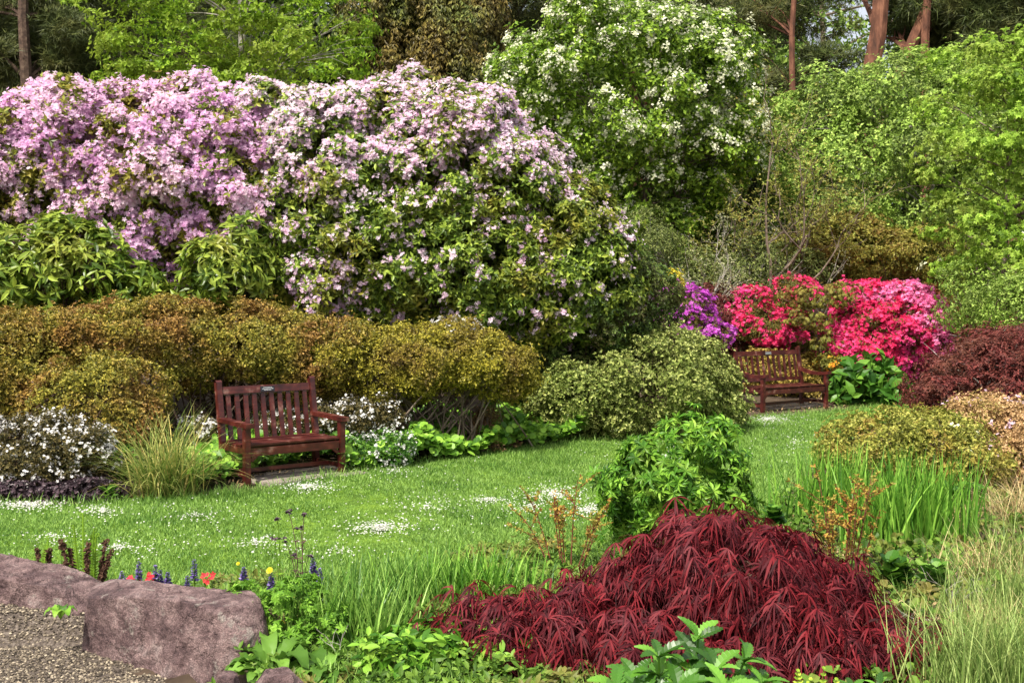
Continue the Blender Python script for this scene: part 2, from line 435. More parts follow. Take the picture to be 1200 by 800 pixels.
# daisies: drifts (x,y,rx,ry in photo pixels)
WHITE = leafmat('daisy_white', [(.45,.45,.40),(.62,.62,.58)], transl=.15)
DCENT = leafmat('daisy_centre', [(.7,.5,.05),(.8,.6,.1)], transl=.0)
drifts = [(445,622,45,10,700),(360,578,38,7,500),(570,592,30,5,260),(650,582,40,12,650),(690,605,30,14,350),(30,598,60,10,800),(120,606,50,10,250),(900,495,45,9,900),
          (620,600,50,22,300),(140,650,70,14,220),(300,640,110,16,260),(500,600,160,40,420),(780,540,120,24,420),(230,610,160,30,260),(460,560,60,12,150),(930,520,50,25,200),(60,640,60,10,120),(400,650,100,20,120)]
dp = []
for (cx, cy, rx, ry, k) in drifts:
    k = int(k*(.8 if rx < 60 else .8))
    t = rng.uniform(0, 6.28, k); r = np.abs(rng.normal(0, .6, k))**1.25
    for q in range(k):
        gp = G(cx+rx*r[q]*math.cos(t[q]), cy+ry*r[q]*math.sin(t[q])); dp.append(gp[:2])
dp = np.array(dp); dp = dp[inpoly(dp, LAWN)]
db = on_ground(dp, .055); db[:,2] += rng.uniform(-.015, .02, len(db))
g = Geo(); DAISY = FLOWER(8, .05, .36)
scatter(g, db, np.tile([0,-.25,1.], (len(db), 1))+rng.normal(0, .25, (len(db), 3)), DAISY, 1, 0, .0078, .3, .1)
dm = g.build('daisies', WHITE); tag(dm, 'white daisies in drifts scattered all over the lawn', 'daisies', kind='stuff')

# gravel path
GRAV = solid('gravel', [(.04,.033,.028),(.10,.08,.065),(.20,.17,.14)], 45, 1, 1, 60, pos=[.35,.5,.68], spec=.2)
PATH_PX = [(-500,720),(-60,715),(110,725),(180,770),(240,860),(330,1000),(330,1500),(-900,1500),(-900,760)]
PATH = np.array([G(a, c, -.13)[:2] for a, c in PATH_PX])
tag(ribbon('path', PATH, GRAV, .008, .08), kind='structure')
STONE = leafmat('gravel_stone', [(.035,.03,.028),(.075,.065,.06),(.14,.12,.105),(.26,.235,.21)], transl=0, rough=.85)
OCT = tpl([(1,0,0),(-1,0,0),(0,.8,0),(0,-.8,0),(0,0,.6),(0,0,-.6)], [(0,2,4),(2,1,4),(1,3,4),(3,0,4),(2,0,5),(1,2,5),(3,1,5),(0,3,5)])
p = rand_in(PATH, 90000); p = p[(p[:,1] > 4.6) & (p[:,0] > -4.2)][:26000]; g = Geo()
scatter(g, on_ground(p, .012), np.tile([0,0,1.], (len(p), 1)), OCT, 1, 0, .0085, .6, .5)
tag(g.build('gravel_stones', STONE), 'loose brown and grey gravel on the path', 'gravel', kind='stuff')

# low leafy weeds over the beds
WEED = leafmat('weeds', [(.04,.10,.015),(.08,.17,.022),(.13,.23,.04)], [(.13,.12,.03),(.22,.20,.07),(.10,.10,.03)], 1.5, (.5,.62), .3)
def weeds(name, label, px, n, size, tl, mat=WEED, m=3, h=.05, mask=None):
    poly = np.array([G(a, c)[:2] for a, c in px]); p = rand_in(poly, n); g = Geo()
    bp = on_ground(p); bp[:,2] += rng.uniform(.01, h, n)*(.3+noise1(bp, 2.5, 1.))*1.2
    scatter(g, bp, np.tile([0,-.3,1.], (n, 1))+rng.normal(0, .35, (n, 3)), tl, m, .5, size, .4, .4)
    return tag(g.build(name, mat), label, 'ground cover', kind='stuff')
weeds('ground_cover', 'low green weeds between the boulder, lawn and red maple', [(180,695),(330,680),(420,690),(560,650),(720,640),(760,700),(760,1000),(150,1000),(200,800),(290,800)], 9000, .045, LANCE(.22), h=.09)
def rough(px, n, L, label):
    poly = np.array([G(a, c)[:2] for a, c in px]); p = rand_in(poly, n); g = Geo(); bp = on_ground(p); q = .4+1.2*noise1(bp, 2.2, 5.)
    blades(g, bp, rng.uniform(0, 6.28, n), rng.uniform(0, .7, n), L*q*rng.uniform(.5, 1.2, n), rng.uniform(.003, .008, n), rng.uniform(.3, 1.5, n), 4)
    tag(g.build('rough_grass', GRASS), label, 'grass', kind='stuff')
rough([(290,700),(420,680),(560,650),(720,640),(760,700),(700,1000),(330,1000),(300,780)], 14000, .13, 'rough grass growing through the weeds before the lawn')
rough([(880,600),(1000,560),(1130,540),(1130,1000),(1000,1000),(900,700)], 7000, .12, 'rough grass on the right-hand bank')
DEAD = leafmat('leaf_litter', [(.12,.08,.045),(.25,.18,.11),(.42,.33,.22)], transl=.1)
weeds('bed_weeds', 'patchy green weeds on the right-hand bank of the bed', [(880,600),(1000,560),(1200,520),(1500,520),(1500,1000),(1000,1000),(900,700)], 9000, .05, ROUND(.4,6), h=.12)
weeds('leaf_litter', 'dry brown leaf litter lying in the right-hand bed', [(880,600),(1000,560),(1200,520),(1500,520),(1500,1000),(1000,1000),(900,700)], 9000, .04, DIA(.2), DEAD, 1, .03)
weeds('bed_litter', 'dry twigs and leaves at the foot of the back shrubs', [(-200,590),(250,578),(420,552),(700,512),(900,484),(1100,474),(1100,462),(600,500),(-200,545)], 6000, .05, DIA(.15), DEAD, 1, .03)
#@@BENCH
# ------------------------------------------------------------------ benches
def wood():
    m = bpy.data.materials.new('stained_wood'); m.use_nodes = True; nt = m.node_tree; nt.nodes.clear(); N = nt.nodes.new; L = nt.links.new
    tc = N('ShaderNodeTexCoord'); n1 = N('ShaderNodeTexNoise'); n1.inputs['Scale'].default_value = 7; n1.inputs['Detail'].default_value = 6
    L(tc.outputs['Object'], n1.inputs['Vector'])
    mp = N('ShaderNodeMapping'); mp.inputs['Scale'].default_value = (4, 60, 60); L(tc.outputs['Object'], mp.inputs[0])
    n2 = N('ShaderNodeTexNoise'); n2.inputs['Scale'].default_value = 1; n2.inputs['Detail'].default_value = 5; L(mp.outputs[0], n2.inputs['Vector'])
    r = ramp(nt, [(.028,.004,.004),(.07,.011,.008),(.11,.022,.015),(.26,.14,.11)], [.3,.5,.6,.72]); L(n1.outputs[0], r.inputs[0])
    r2 = ramp(nt, [(.5,.5,.5),(1,1,1)], [.35,.55]); L(n2.outputs[0], r2.inputs[0])
    mx = N('ShaderNodeMix'); mx.data_type = 'RGBA'; mx.blend_type = 'MULTIPLY'; mx.inputs[0].default_value = .8
    L(r.outputs[0], mx.inputs[6]); L(r2.outputs[0], mx.inputs[7])
    pb = N('ShaderNodeBsdfPrincipled'); pb.inputs['Roughness'].default_value = .38; L(mx.outputs[2], pb.inputs['Base Color'])
    bp = N('ShaderNodeBump'); bp.inputs['Strength'].default_value = .35; bp.inputs['Distance'].default_value = .004; L(n2.outputs[0], bp.inputs['Height']); L(bp.outputs[0], pb.inputs['Normal'])
    o = N('ShaderNodeOutputMaterial'); L(pb.outputs[0], o.inputs[0]); return m
WOOD = wood()
PLAQ = solid('plaque_metal', [(.03,.03,.035),(.06,.06,.07)], 5, .35, .1, 20, metallic=.6)
PLAQT = solid('plaque_lettering', [(.5,.52,.55),(.7,.72,.75)], 5, .4, .0, 20)
SILV = solid('plaque_silver', [(.4,.42,.44),(.65,.67,.7)], 8, .3, .1, 20, metallic=.8)
def rx(a): c, s = math.cos(a), math.sin(a); return [[1,0,0],[0,c,-s],[0,s,c]]
def bench(loc, yaw, W, label, curved, nsl, H=1.05, arm=.66, D=.62, seat=.43):
    """local x along the bench, y=0 front legs, y=D back legs"""
    e = empty('bench', loc, label, 'bench', None, yaw)
    tl = .16; hw = W/2; ls = .068
    def part(name, fn, mat=WOOD, par=None):
        g = Geo(); fn(g); o = g.build(name, mat, par or e); return o
    for s in (-1, 1):
        x = hw+s*(hw-ls/2)
        part('leg', lambda g: box(g, (x, ls/2, (arm-.03)/2-.02), (ls, ls, arm-.03+.04), bev=.006))
        def back(g):
            box(g, (x, D-ls/2, seat/2-.02), (ls-.002, ls, seat+.04), bev=.006)
            n = 6; L = H-seat; c = (x, D-ls/2+math.sin(tl)*L/2, seat+L/2*math.cos(tl))
            box(g, c, (ls, ls*.9, L+.02), rx(-tl), .006)
            # rounded top of the post
            tube(g, [(x-ls/2, D-ls/2+math.sin(tl)*L, seat+L*math.cos(tl)), (x+ls/2, D-ls/2+math.sin(tl)*L, seat+L*math.cos(tl))], ls*.45, 14)
        part('leg', back)
        def armf(g):
            n = 10; y0, y1 = -.05, D+math.sin(tl)*(arm-seat)-ls*.3
            for i in range(n):
                t0 = i/n; t1 = (i+1)/n
                f = (lambda t: (.045*math.sin(t*math.pi*1.0)*(-1)+.05*t) if curved else 0.02*t)
                ya, yb = y0+(y1-y0)*t0, y0+(y1-y0)*t1; za, zb = arm+f(t0), arm+f(t1)
                th = .045 if not curved else .06-.0*t0
                V = []
                for (yy, zz) in ((ya, za), (yb, zb)):
                    for sx in (-.045, .045):
                        V += [(x+sx, yy, zz-th), (x+sx, yy, zz)]
                # order: 0..3 at ya (l-bot,l-top,r-bot,r-top), 4..7 at yb
                T = [(1,3,7),(1,7,5),(0,6,2),(0,4,6),(0,1,5),(0,5,4),(2,7,3),(2,6,7)]
                if i == 0: T += [(0,3,1),(0,2,3)]
                if i == n-1: T += [(4,5,7),(4,7,6)]
                g.add(V, T)
        part('armrest', armf)
        part('stretcher', lambda g: box(g, (x, D/2, .13), (.04, D-2*ls-.004, .05), bev=.004))
        part('seat_rail', lambda g: box(g, (x, D/2, seat-.055), (.045, D-2*ls-.004, .07), bev=.004))
    part('front_rail', lambda g: box(g, (hw, ls/2, seat-.07), (W-2*ls-.004, .04, .085), bev=.004))
    part('back_rail', lambda g: box(g, (hw, D-ls/2, seat-.07), (W-2*ls-.004, .04, .085), bev=.004))
    part('stretcher', lambda g: box(g, (hw, D/2, .135), (W-ls-.03, .035, .045), bev=.004))
    # corner brackets below the seat
    for s in (-1, 1):
        x = hw+s*(hw-ls-.045)
        part('bracket', lambda g: box(g, (x, ls/2, seat-.13), (.09, .03, .04), [[math.cos(s*.7),0,math.sin(s*.7)],[0,1,0],[-math.sin(s*.7),0,math.cos(s*.7)]], .003))
    for k in range(5):
        y = .01+(k+.5)*(D-.06)/5
        part('seat_slat', lambda g: box(g, (hw, y, seat-.010+.012*abs(k-2)/2), (W-2*ls+.0 if k == 4 or k == 0 else W-.03, (D-.06)/5-.012, .022), bev=.005))
    R3 = rx(-tl)
    def bk(h, off=0):    # point on the reclined back plane
        L = h-seat; return (D-ls/2+math.sin(tl)*L+off, seat+L*math.cos(tl))
    y, z = bk(H-.085); part('top_rail', lambda g: box(g, (hw, y, z), (W-2*ls-.004, .04, .085), R3, .006))
    y, z = bk(seat+.1)
    if curved: part('lower_rail', lambda g: box(g, (hw, y, z), (W-2*ls-.004, .035, .06), R3, .005))
    h0, h1 = (seat+.13 if curved else seat-.03), H-.13; y, z = bk((h0+h1)/2)
    for k in range(nsl):
        x = ls+(k+.5+.15)*(W-2*ls)/(nsl+.3)
        part('back_slat', lambda g: box(g, (x, y, z), (.055, .018, h1-h0), R3, .003))
    y, z = bk(H-.083, -.024)
    pq = part('plaque', lambda g: box(g, (hw, y, z), (.17, .006, .055) if not curved else (.15, .006, .045), R3, .001), PLAQ if not curved else SILV)
    if not curved:
        def lines(g):
            for r_, (dz, wd) in enumerate(((.014, .10), (.0, .13), (-.013, .09))):
                xx = hw-wd/2
                while xx < hw+wd/2:
                    ww = random.uniform(.006, .016); yy, zz = bk(H-.083+dz, -.0285)
                    box(g, (xx+ww/2, yy, zz), (ww, .001, .006), R3, 0); xx += ww+.004
        part('lettering', lines, PLAQT, pq)
    return e
p1 = G(290, 572); bench((p1[0]-.02, p1[1], 0.0), R(40), 1.2, 'dark red wooden bench with flat straight arms at the left beside the grass tuft', False, 10)
p2 = G(894, 485); bench((p2[0], p2[1], 0.0), R(36), 1.74, 'dark red wooden bench with curved arms in front of the crimson azalea', True, 11, 1.09, .68)
# stone slab beneath the first bench
SLAB = solid('slab_stone', [(.14,.115,.10),(.26,.22,.19),(.36,.32,.28)], 6, .95, .5, 40, pos=[.3,.5,.7])
def slab(cx, cy, sx, sy, rz, label):
    c, s = math.cos(rz), math.sin(rz); g = Geo(); box(g, (0, 0, 0), (sx, sy, .05), [[c,-s,0],[s,c,0],[0,0,1]], .01)
    return tag(g.build('paving_slab', SLAB, None, None), label, 'paving slab'), g
def put(o, loc): o.location = tuple(float(v) for v in loc); return o
o, _ = slab(0, 0, 1.2, .75, R(40), 'flat grey-brown stone slab under the left bench'); put(o, (-2.25, 12.25, .03))
o, _ = slab(0, 0, 1.7, .7, R(33), 'dark stone slab in the shade under the far bench'); put(o, (4.85, 20.55, .03))

# ------------------------------------------------------------------ boulders
def rockmat(name, cols, lich=.575):
    m = bpy.data.materials.new(name); m.use_nodes = True; nt = m.node_tree; nt.nodes.clear(); N = nt.nodes.new; L = nt.links.new
    tc = N('ShaderNodeTexCoord')
    def nz(s, d=8, r=.65):
        n = N('ShaderNodeTexNoise'); n.inputs['Scale'].default_value = s; n.inputs['Detail'].default_value = d; n.inputs['Roughness'].default_value = r
        L(tc.outputs['Object'], n.inputs['Vector']); return n
    a = nz(5); r = ramp(nt, cols, [.3,.45,.58,.72]); L(a.outputs[0], r.inputs[0])
    f = nz(22, 12, .85); rf = ramp(nt, [(.25,.23,.26),(1,1,1)], [.38,.54]); L(f.outputs[0], rf.inputs[0])
    mx = N('ShaderNodeMix'); mx.data_type = 'RGBA'; mx.blend_type = 'MULTIPLY'; mx.inputs[0].default_value = .8; L(r.outputs[0], mx.inputs[6]); L(rf.outputs[0], mx.inputs[7])
    l = nz(7, 10, .75); rl = ramp(nt, [(0,0,0),(.8,.8,.8)], [lich, lich+.05]); L(l.outputs[0], rl.inputs[0])
    m2 = N('ShaderNodeMix'); m2.data_type = 'RGBA'; L(rl.outputs[0], m2.inputs[0]); L(mx.outputs[2], m2.inputs[6]); m2.inputs[7].default_value = (.42,.38,.34,1)
    wn = nz(3, 6, .7); wa = N('ShaderNodeVectorMath'); wa.operation = 'MULTIPLY_ADD'; wa.inputs[1].default_value = (.35,.35,.35); L(wn.outputs['Color'], wa.inputs[0]); L(tc.outputs['Object'], wa.inputs[2])
    vo = N('ShaderNodeTexVoronoi'); vo.feature = 'DISTANCE_TO_EDGE'; vo.inputs['Scale'].default_value = 3.2; L(wa.outputs[0], vo.inputs['Vector'])
    rc = ramp(nt, [(.25,.22,.22),(1,1,1)], [0, .022]); L(vo.outputs['Distance'], rc.inputs[0])
    m3 = N('ShaderNodeMix'); m3.data_type = 'RGBA'; m3.blend_type = 'MULTIPLY'; m3.inputs[0].default_value = .5; L(m2.outputs[2], m3.inputs[6]); L(rc.outputs[0], m3.inputs[7])
    sp_ = nz(140, 3, .6); rs_ = ramp(nt, [(.6,.58,.58),(1.15,1.12,1.1)], [.4,.6]); L(sp_.outputs[0], rs_.inputs[0])
    m4 = N('ShaderNodeMix'); m4.data_type = 'RGBA'; m4.blend_type = 'MULTIPLY'; m4.inputs[0].default_value = 1; L(m3.outputs[2], m4.inputs[6]); L(rs_.outputs[0], m4.inputs[7])
    pb = N('ShaderNodeBsdfPrincipled'); pb.inputs['Roughness'].default_value = .85; pb.inputs['Specular IOR Level'].default_value = .25; L(m4.outputs[2], pb.inputs['Base Color'])
    h0 = nz(34, 12, .75); h = N('ShaderNodeMath'); h.operation = 'MULTIPLY_ADD'; L(rc.outputs[0], h.inputs[0]); h.inputs[1].default_value = .3; L(h0.outputs[0], h.inputs[2]); bp = N('ShaderNodeBump'); bp.inputs['Strength'].default_value = 1; bp.inputs['Distance'].default_value = .05; L(h.outputs[0], bp.inputs['Height']); L(bp.outputs[0], pb.inputs['Normal'])
    o = N('ShaderNodeOutputMaterial'); L(pb.outputs[0], o.inputs[0]); return m
ROCK = rockmat('purple_rock', [(.10,.065,.07),(.22,.145,.145),(.38,.27,.26),(.52,.43,.41)])
from mathutils import noise as mn
def boulder(c8, label, n=30, amp=.05, seed=0., sup=.06):
    """c8: 8 corners, order (x,y,z) bits: front/back=y, bottom/top=z, left/right=x  -> index x+2*y+4*z"""
    c8 = np.array(c8, float); V = []; T = []; idx = {}
    def vert(u):
        key = tuple(round(t, 5) for t in u)
        if key in idx: return idx[key]
        q = np.array(u)*2-1; l = np.linalg.norm(q); mx_ = np.max(np.abs(q))
        s = q*(1-sup) + q/l*mx_*sup*1.15; t = (s+1)/2
        p = 0
        for k in range(8):
            wx = t[0] if k & 1 else 1-t[0]; wy = t[1] if k & 2 else 1-t[1]; wz = t[2] if k & 4 else 1-t[2]
            p = p+c8[k]*wx*wy*wz
        ctr = c8.mean(0); d = nrm(p-ctr)
        f = mn.fractal(Vector(p*2.2)+Vector((seed, 0, 0)), .9, 2.1, 5)
        f2 = abs(mn.noise(Vector(p*5.5)+Vector((seed, 3, 0))))
        p = p+d*(f*amp*1.2-f2*amp*1.6+amp*.35*(abs(mn.noise(Vector(p*26)+Vector((seed,5,0))))-.3)+amp*.14*mn.noise(Vector(p*60))+amp*.6*(abs(mn.noise(Vector(p*11)+Vector((seed,9,0))))-.3)+amp*.5*math.floor(2.5*mn.noise(Vector((p[0]*3.1+seed,p[1]*3,p[2]*7))))/2.5)
        idx[key] = len(V); V.append(p); return idx[key]
    for ax in range(3):
        for sgn in (0, 1):
            for i in range(n):
                for j in range(n):
                    q = []
                    for (di, dj) in ((0,0),(1,0),(1,1),(0,1)):
                        u = [0,0,0]; u[ax] = sgn; u[(ax+1) % 3] = (i+di)/n; u[(ax+2) % 3] = (j+dj)/n; q.append(vert(u))
                    if not sgn: q = q[::-1]
                    T.append(q)
    V = np.array(V); c0 = V.mean(0); rs = np.random.default_rng(int(seed))
    for k in range(26):                       # chip flat facets off the block
        nn = nrm(rs.normal(0, 1, 3)); nn[2] = abs(nn[2])*.8 if k % 2 else nn[2]*.5; nn = nrm(nn); dd = (V-c0)@nn; lim = np.quantile(dd, rs.uniform(.94, .995))
        V = V-np.clip(dd-lim, 0, None)[:,None]*nn*.88
    fn = np.array([mn.fractal(Vector(p*14)+Vector((seed,2,0)), .8, 2.2, 4) for p in V]); V = V+nrm(V-c0)*(fn*amp*.22)[:,None]
    ctr = V.mean(0); ctr[2] = V[:,2].min()
    return tag(link_mesh('boulder', V, T, ROCK, None, ctr, smooth=True), label, 'boulder')
def corners(fl, fr, tfl, tfr, dback, dtop):
    fl, fr, tfl, tfr = map(np.array, (fl, fr, tfl, tfr)); dback = np.array(dback); dtop = np.array(dtop)
    return [fl, fr, fl+dback, fr+dback, tfl, tfr, tfl+dtop, tfr+dtop]
boulder(corners(P(82,785,6.65), P(276,895,5.6), P(86,684,6.6), P(283,716,5.8), (.15,.6,0), (.16,.36,.0)), 'large purplish square-faced boulder with pale lichen beside the gravel path', 100, .026, 3.)
boulder(corners(P(-150,760,7.4), P(112,780,6.8), P(-150,644,7.4), P(110,698,6.85), (.15,.55,0), (.1,.35,.02)), 'long low purplish boulder at the left edge behind the gravel', 100, .03, 11.)
boulder(corners(P(285,850,5.1), P(345,850,4.9), P(292,788,5.1), P(338,792,4.95), (.05,.2,0), (.05,.15,0)), 'small grey-purple rock at the bottom edge amid the broad leaves', 18, .02, 21.)
boulder(corners(P(244,850,5.1), P(274,850,5.05), P(252,792,5.1), P(270,795,5.05), (.03,.14,0), (.03,.1,0)), 'smallest pointed rock wedged beside the big boulder foot', 14, .015, 31.)
#@@BACK
# ------------------------------------------------------------------ background trees
def trunk_path(px, Y, top_z, lean=0, r=.2, n=9, wob=.15, kx=None):
    x = (px-600)/F*Y; z0 = float(ground(x, Y))-.1; t = np.linspace(0, 1, n)
    pts = np.stack([x+lean*t+wob*np.sin(t*5+px)*t, Y+0*t, z0+(top_z-z0)*t], 1)
    return pts, np.linspace(r, r*.35, n)
FARG = leafmat('far_leaves', [(.015,.028,.010),(.032,.058,.016),(.06,.10,.025)], [(.02,.03,.012),(.04,.06,.02),(.07,.09,.03)], .25, transl=.25)
PINE = leafmat('pine_needles', [(.022,.036,.012),(.05,.078,.024),(.10,.13,.045)], [(.04,.048,.018),(.08,.09,.03),(.13,.13,.05)], .5, transl=.12)
BEECH = leafmat('beech_leaves', [(.07,.16,.012),(.15,.30,.02),(.28,.44,.04)], [(.18,.26,.03),(.30,.40,.06),(.13,.22,.03)], .5, transl=.45)
CYP = leafmat('cypress_foliage', [(.045,.036,.012),(.10,.08,.022),(.19,.15,.045)], [(.035,.055,.015),(.07,.10,.025),(.13,.17,.04)], .4, transl=.15)
# far wood: each tree a thing of its own
far = [(-60,52,6.5),(60,58,7),(170,50,6),(290,56,7),(380,60,6.5),(470,52,6),(545,58,6.5),(690,54,6.5),(770,60,7),(835,52,5.5),(1130,58,3.8),(1190,56,6),(1270,52,6.5)]
words = ['far left corner beyond the dark pine','behind the left pine branches','left of the bright beech','straight behind the beech trunk','right of the bright beech','behind the brown drooping conifer','between drooping conifer and dark pine','behind the white-flowered tree, left side','behind the white-flowered tree, middle','behind the white-flowered tree, right side','right of the orange pine trunks','behind the dark right conifer','beyond the right edge of the garden']
for (px, Y, r_), wd in zip(far, words):
    x = (px-600)/F*Y
    plant('tree', 'tall dark green woodland tree '+wd, 'tree',
          [(np.array([x+rng.uniform(-1,1), Y, 5.0]), np.array([r_*.75, 3.5, 4.0])), (np.array([x, Y, 11.+rng.uniform(-1,2)]), np.array([r_*.7, 3.5, 6.5])), (np.array([x+2, Y+1, 9.]), np.array([r_*.6, 3, 5]))],
          FARG, DIA(.3), .38, 1, cover=1.6, sp=1.6, stems=14, stem_r=.08, trunk=[trunk_path(px, Y, 15, 0, .35)], inner=.6, part='crown')
plant('shrub', 'dark woodland undergrowth between the airy tree and the mid-green tree', 'shrub', [b(900,190,40,70,60,2), b(990,190,40,90,70,2), b(1080,190,40,70,60,2)], FARG, DIA(.3), .25, 2, cover=1.6, sp=1., stems=12, stem_r=.04)
# left dark pine
def pine(px, Y, blobs, label, r=.28, lean=0, top=15, cover=1.6, mat=PINE, bark=PINEBARK, size=.3, keep=.8, stems=26, extra=None, sp=1.0):
    tr = [trunk_path(px, Y, top, lean, r)]
    tr[0][0][:,0] += .12*np.sin(np.linspace(0,7,9))
    if extra: tr += extra
    return plant('pine_tree', label, 'tree', blobs, mat, tpl([(0,-.035,0),(1,0,-.12),(0,.035,0)], [(0,1,2)]), size, 7, tilt=.9, cover=cover, sp=sp, keep=keep, flat=.5, spread=.9,
                 inner=.0, stems=stems, stem_r=.022, trunk=tr, stem_mat=bark, part='crown')
pine(40, 31.6, [b(20,15,33.5,110,50,2), b(60,85,33.5,75,24,1.6), b(-10,125,33,90,26,1.6), b(115,50,33,50,20,1.2), b(70,40,32.5,50,16,1.), b(20,75,32.6,45,14,1.)], 'dark pine tree at the left edge with grey-green needles', .24, cover=4, bark=DARKTWIG, sp=.8, size=.22)
pine(175, 37, [b(150,30,36,110,70,2.5), b(210,90,36,90,50,2.5)], 'dark pine behind the bright green beech', .25, cover=3., size=.24, sp=.9, bark=BARK)
plant('tree', 'bright spring-green beech tree with slender trunk behind the pink rhododendron', 'tree',
      [b(205,60,27,70,38,1.8), b(290,20,27,110,50,2.2), b(360,60,27,55,55,1.8), b(250,105,27,75,30,1.8), b(180,110,27.5,40,35,1.4), b(330,115,27,70,35,1.6), b(240,-40,27,120,50,2.4), b(385,10,27,35,50,1.5)],
      BEECH, DIA(.3), .105, 3, .35, cover=.95, sp=.6, keep=.55, rough=.4, flat=.3, inner=.0, stems=46, stem_r=.011, trunk=[trunk_path(283, 27, 11, .2, .17)], part='crown', stem_mat=GREYBARK)
plant('conifer_tree', 'drooping brownish-green conifer between beech and dark pines', 'tree',
      [b(440,30,31,35,75,1.4), b(480,20,31.5,35,90,1.6), b(520,50,31,38,75,1.6), b(562,40,31.5,30,70,1.5), b(500,100,31,85,35,1.6)],
      CYP, DIA(.2), .12, 3, .3, cover=2.0, sp=.34, rough=.35, flat=2.2, droop=1.4, inner=.5, stems=24, stem_r=.05, trunk=[trunk_path(515, 31.5, 14, .0, .22), trunk_path(455, 32, 14, .1, .16)], part='crown')
pine(600, 36, [b(560,10,36,60,35,2), b(650,15,36,70,34,2.2), b(590,-20,36,80,30,2), b(560,80,37,50,30,2)], 'dark pine with grey trunk behind the white-flowered tree', .24, cover=2.2, lean=-.5, bark=BARK)
pine(745, 37, [b(720,0,37,70,30,2.2), b(800,20,37,60,40,2.2), b(860,60,37,50,50,2)], 'dark pine whose branches top the white-flowered tree', .24, cover=2.2)
pine(926, 33, [b(895,20,34.5,40,14,1.2), b(958,75,34.5,26,12,1.), b(900,120,34.5,50,40,1.4), b(935,-25,34.5,60,20,1.4)], 'slim pine with forked reddish trunk at the top right of centre', .14, cover=1.6, size=.2, stems=12, sp=.7, lean=.25)
x = (1005-600)/F*33
tw = (np.array([[x+.3,33,.5],[x+.35,33,5],[x+.1,33,6.4],[x+.2,33,8],[x+.5,33,9.6],[x+.7,33,12.5],[x+.75,33,15]]), np.linspace(.34,.2,7))
tw2 = (np.array([[x+.15,33.1,6.0],[x+.75,33.1,7.4],[x+1.35,33,9.0],[x+2.0,33,10.6],[x+2.4,33,13]]), np.linspace(.24,.14,5))
plant('pine_tree', 'pine with two thick orange-red leaning trunks against the sky', 'tree', [b(985,85,34.5,30,13,1.), b(1052,48,34.5,26,10,1.), b(965,25,34.5,26,12,1.), b(1030,-25,34.5,80,18,1.4)], PINE,
      tpl([(0,-.035,0),(1,0,-.12),(0,.035,0)], [(0,1,2)]), .24, 7, .9, cover=1.4, sp=.6, keep=.7, flat=.5, inner=0, stems=5, stem_r=.05, trunk=[tw, tw2], stem_mat=PINEBARK, part='crown')
pine(1078, 32.6, [b(1100,20,35.5,30,18,1.2), b(1110,75,35.5,36,18,1.2)], 'pine with single straight red trunk right of the leaning pair', .2, cover=2., lean=.2)
pine(1180, 34, [b(1150,25,34,60,28,2.2), b(1210,40,34,60,34,2.2), b(1120,5,34,50,20,2), b(1130,62,34,45,18,2)], 'dense dark conifer in the top right corner', .26, cover=4)
LIGHTG = leafmat('light_leaves', [(.06,.14,.02),(.13,.25,.04),(.24,.37,.08)], [(.09,.16,.04),(.20,.30,.09),(.30,.40,.14)], .8, transl=.4)
plant('tree', 'airy green broadleaf tree behind the orange pine trunks', 'tree', [b(965,50,42,28,40,2), b(1065,30,42,30,34,2), b(890,60,42,60,70,3), b(840,30,42,60,60,3), b(1040,135,42,70,26,2)], LIGHTG, DIA(.3), .22, 2, cover=.8, sp=.9, keep=.6, rough=.3, inner=.0, stems=20, stem_r=.06, trunk=[trunk_path(960, 42, 14, 0, .22)], part='crown')

# bare branching generator
def bare(g, a, d, L, r, depth, out=None, spread=.55, segs=4, gravity=0.05, kids=(2,3)):
    pts = [np.array(a, float)]; d = nrm(np.array(d, float))
    for i in range(segs):
        d = nrm(d + rng.normal(0, .16, 3) + np.array([0,0,gravity])); pts.append(pts[-1]+d*L/segs)
    tube(g, pts, np.linspace(r, r*.62, len(pts)), 5 if depth > 1 else 4)
    if out is not None and depth <= 1: out += pts[1:]
    if depth > 0:
        for k in range(random.randint(*kids)):
            q = random.randint(max(1, segs-2), segs); nd = nrm(d+rng.normal(0, spread, 3)); bare(g, pts[q], nd, L*random.uniform(.6, .85), r*.6, depth-1, out, spread, segs, gravity, kids)
        
# white flowering whitebeam
WB = leafmat('whitebeam_leaves', [(.06,.14,.012),(.14,.26,.022),(.26,.40,.05)], [(.05,.10,.015),(.10,.18,.025),(.18,.28,.05)], .9, transl=.3)
CREAM = leafmat('cream_flowers', [(.62,.64,.40),(.78,.80,.58),(.85,.86,.70)], transl=.2)
wb = plant('tree', 'rounded tree covered in creamy white blossom clusters behind the pink rhododendron', 'tree',
      [b(725,124,26.2,125,82,2.0), b(700,75,25.8,95,60,1.8), b(790,120,25.8,75,75,1.8), b(640,110,25.8,65,48,1.5), b(820,190,25.8,60,60,1.5), b(740,66,26.2,84,38,1.6), b(770,215,26.2,80,60,1.6), b(700,190,26.2,80,60,1.6), b(790,280,26.2,60,45,1.5)],
      WB, DIA(.3), .10, 3, .4, cover=1.0, sp=.5, keep=.8, rough=.26, inner=.25, stems=60, stem_r=.035, trunk=[trunk_path(745, 26.2, 6, .2, .13), trunk_path(770, 26.2, 5.5, .5, .1), trunk_path(725, 26.2, 5.5, -.4, .1)], part='crown',
      flowers=dict(n=2400, size=.029, m=22, pj=.052, tilt=.3, mat=CREAM, up=.8, tpl=FLOWER(5,.2), part='blossom',
                   prob=lambda p: np.clip((p[:,2]-2.3)/3.6, .05, 1)*(.35+.9*noise1(p, 1.6, 1.))))
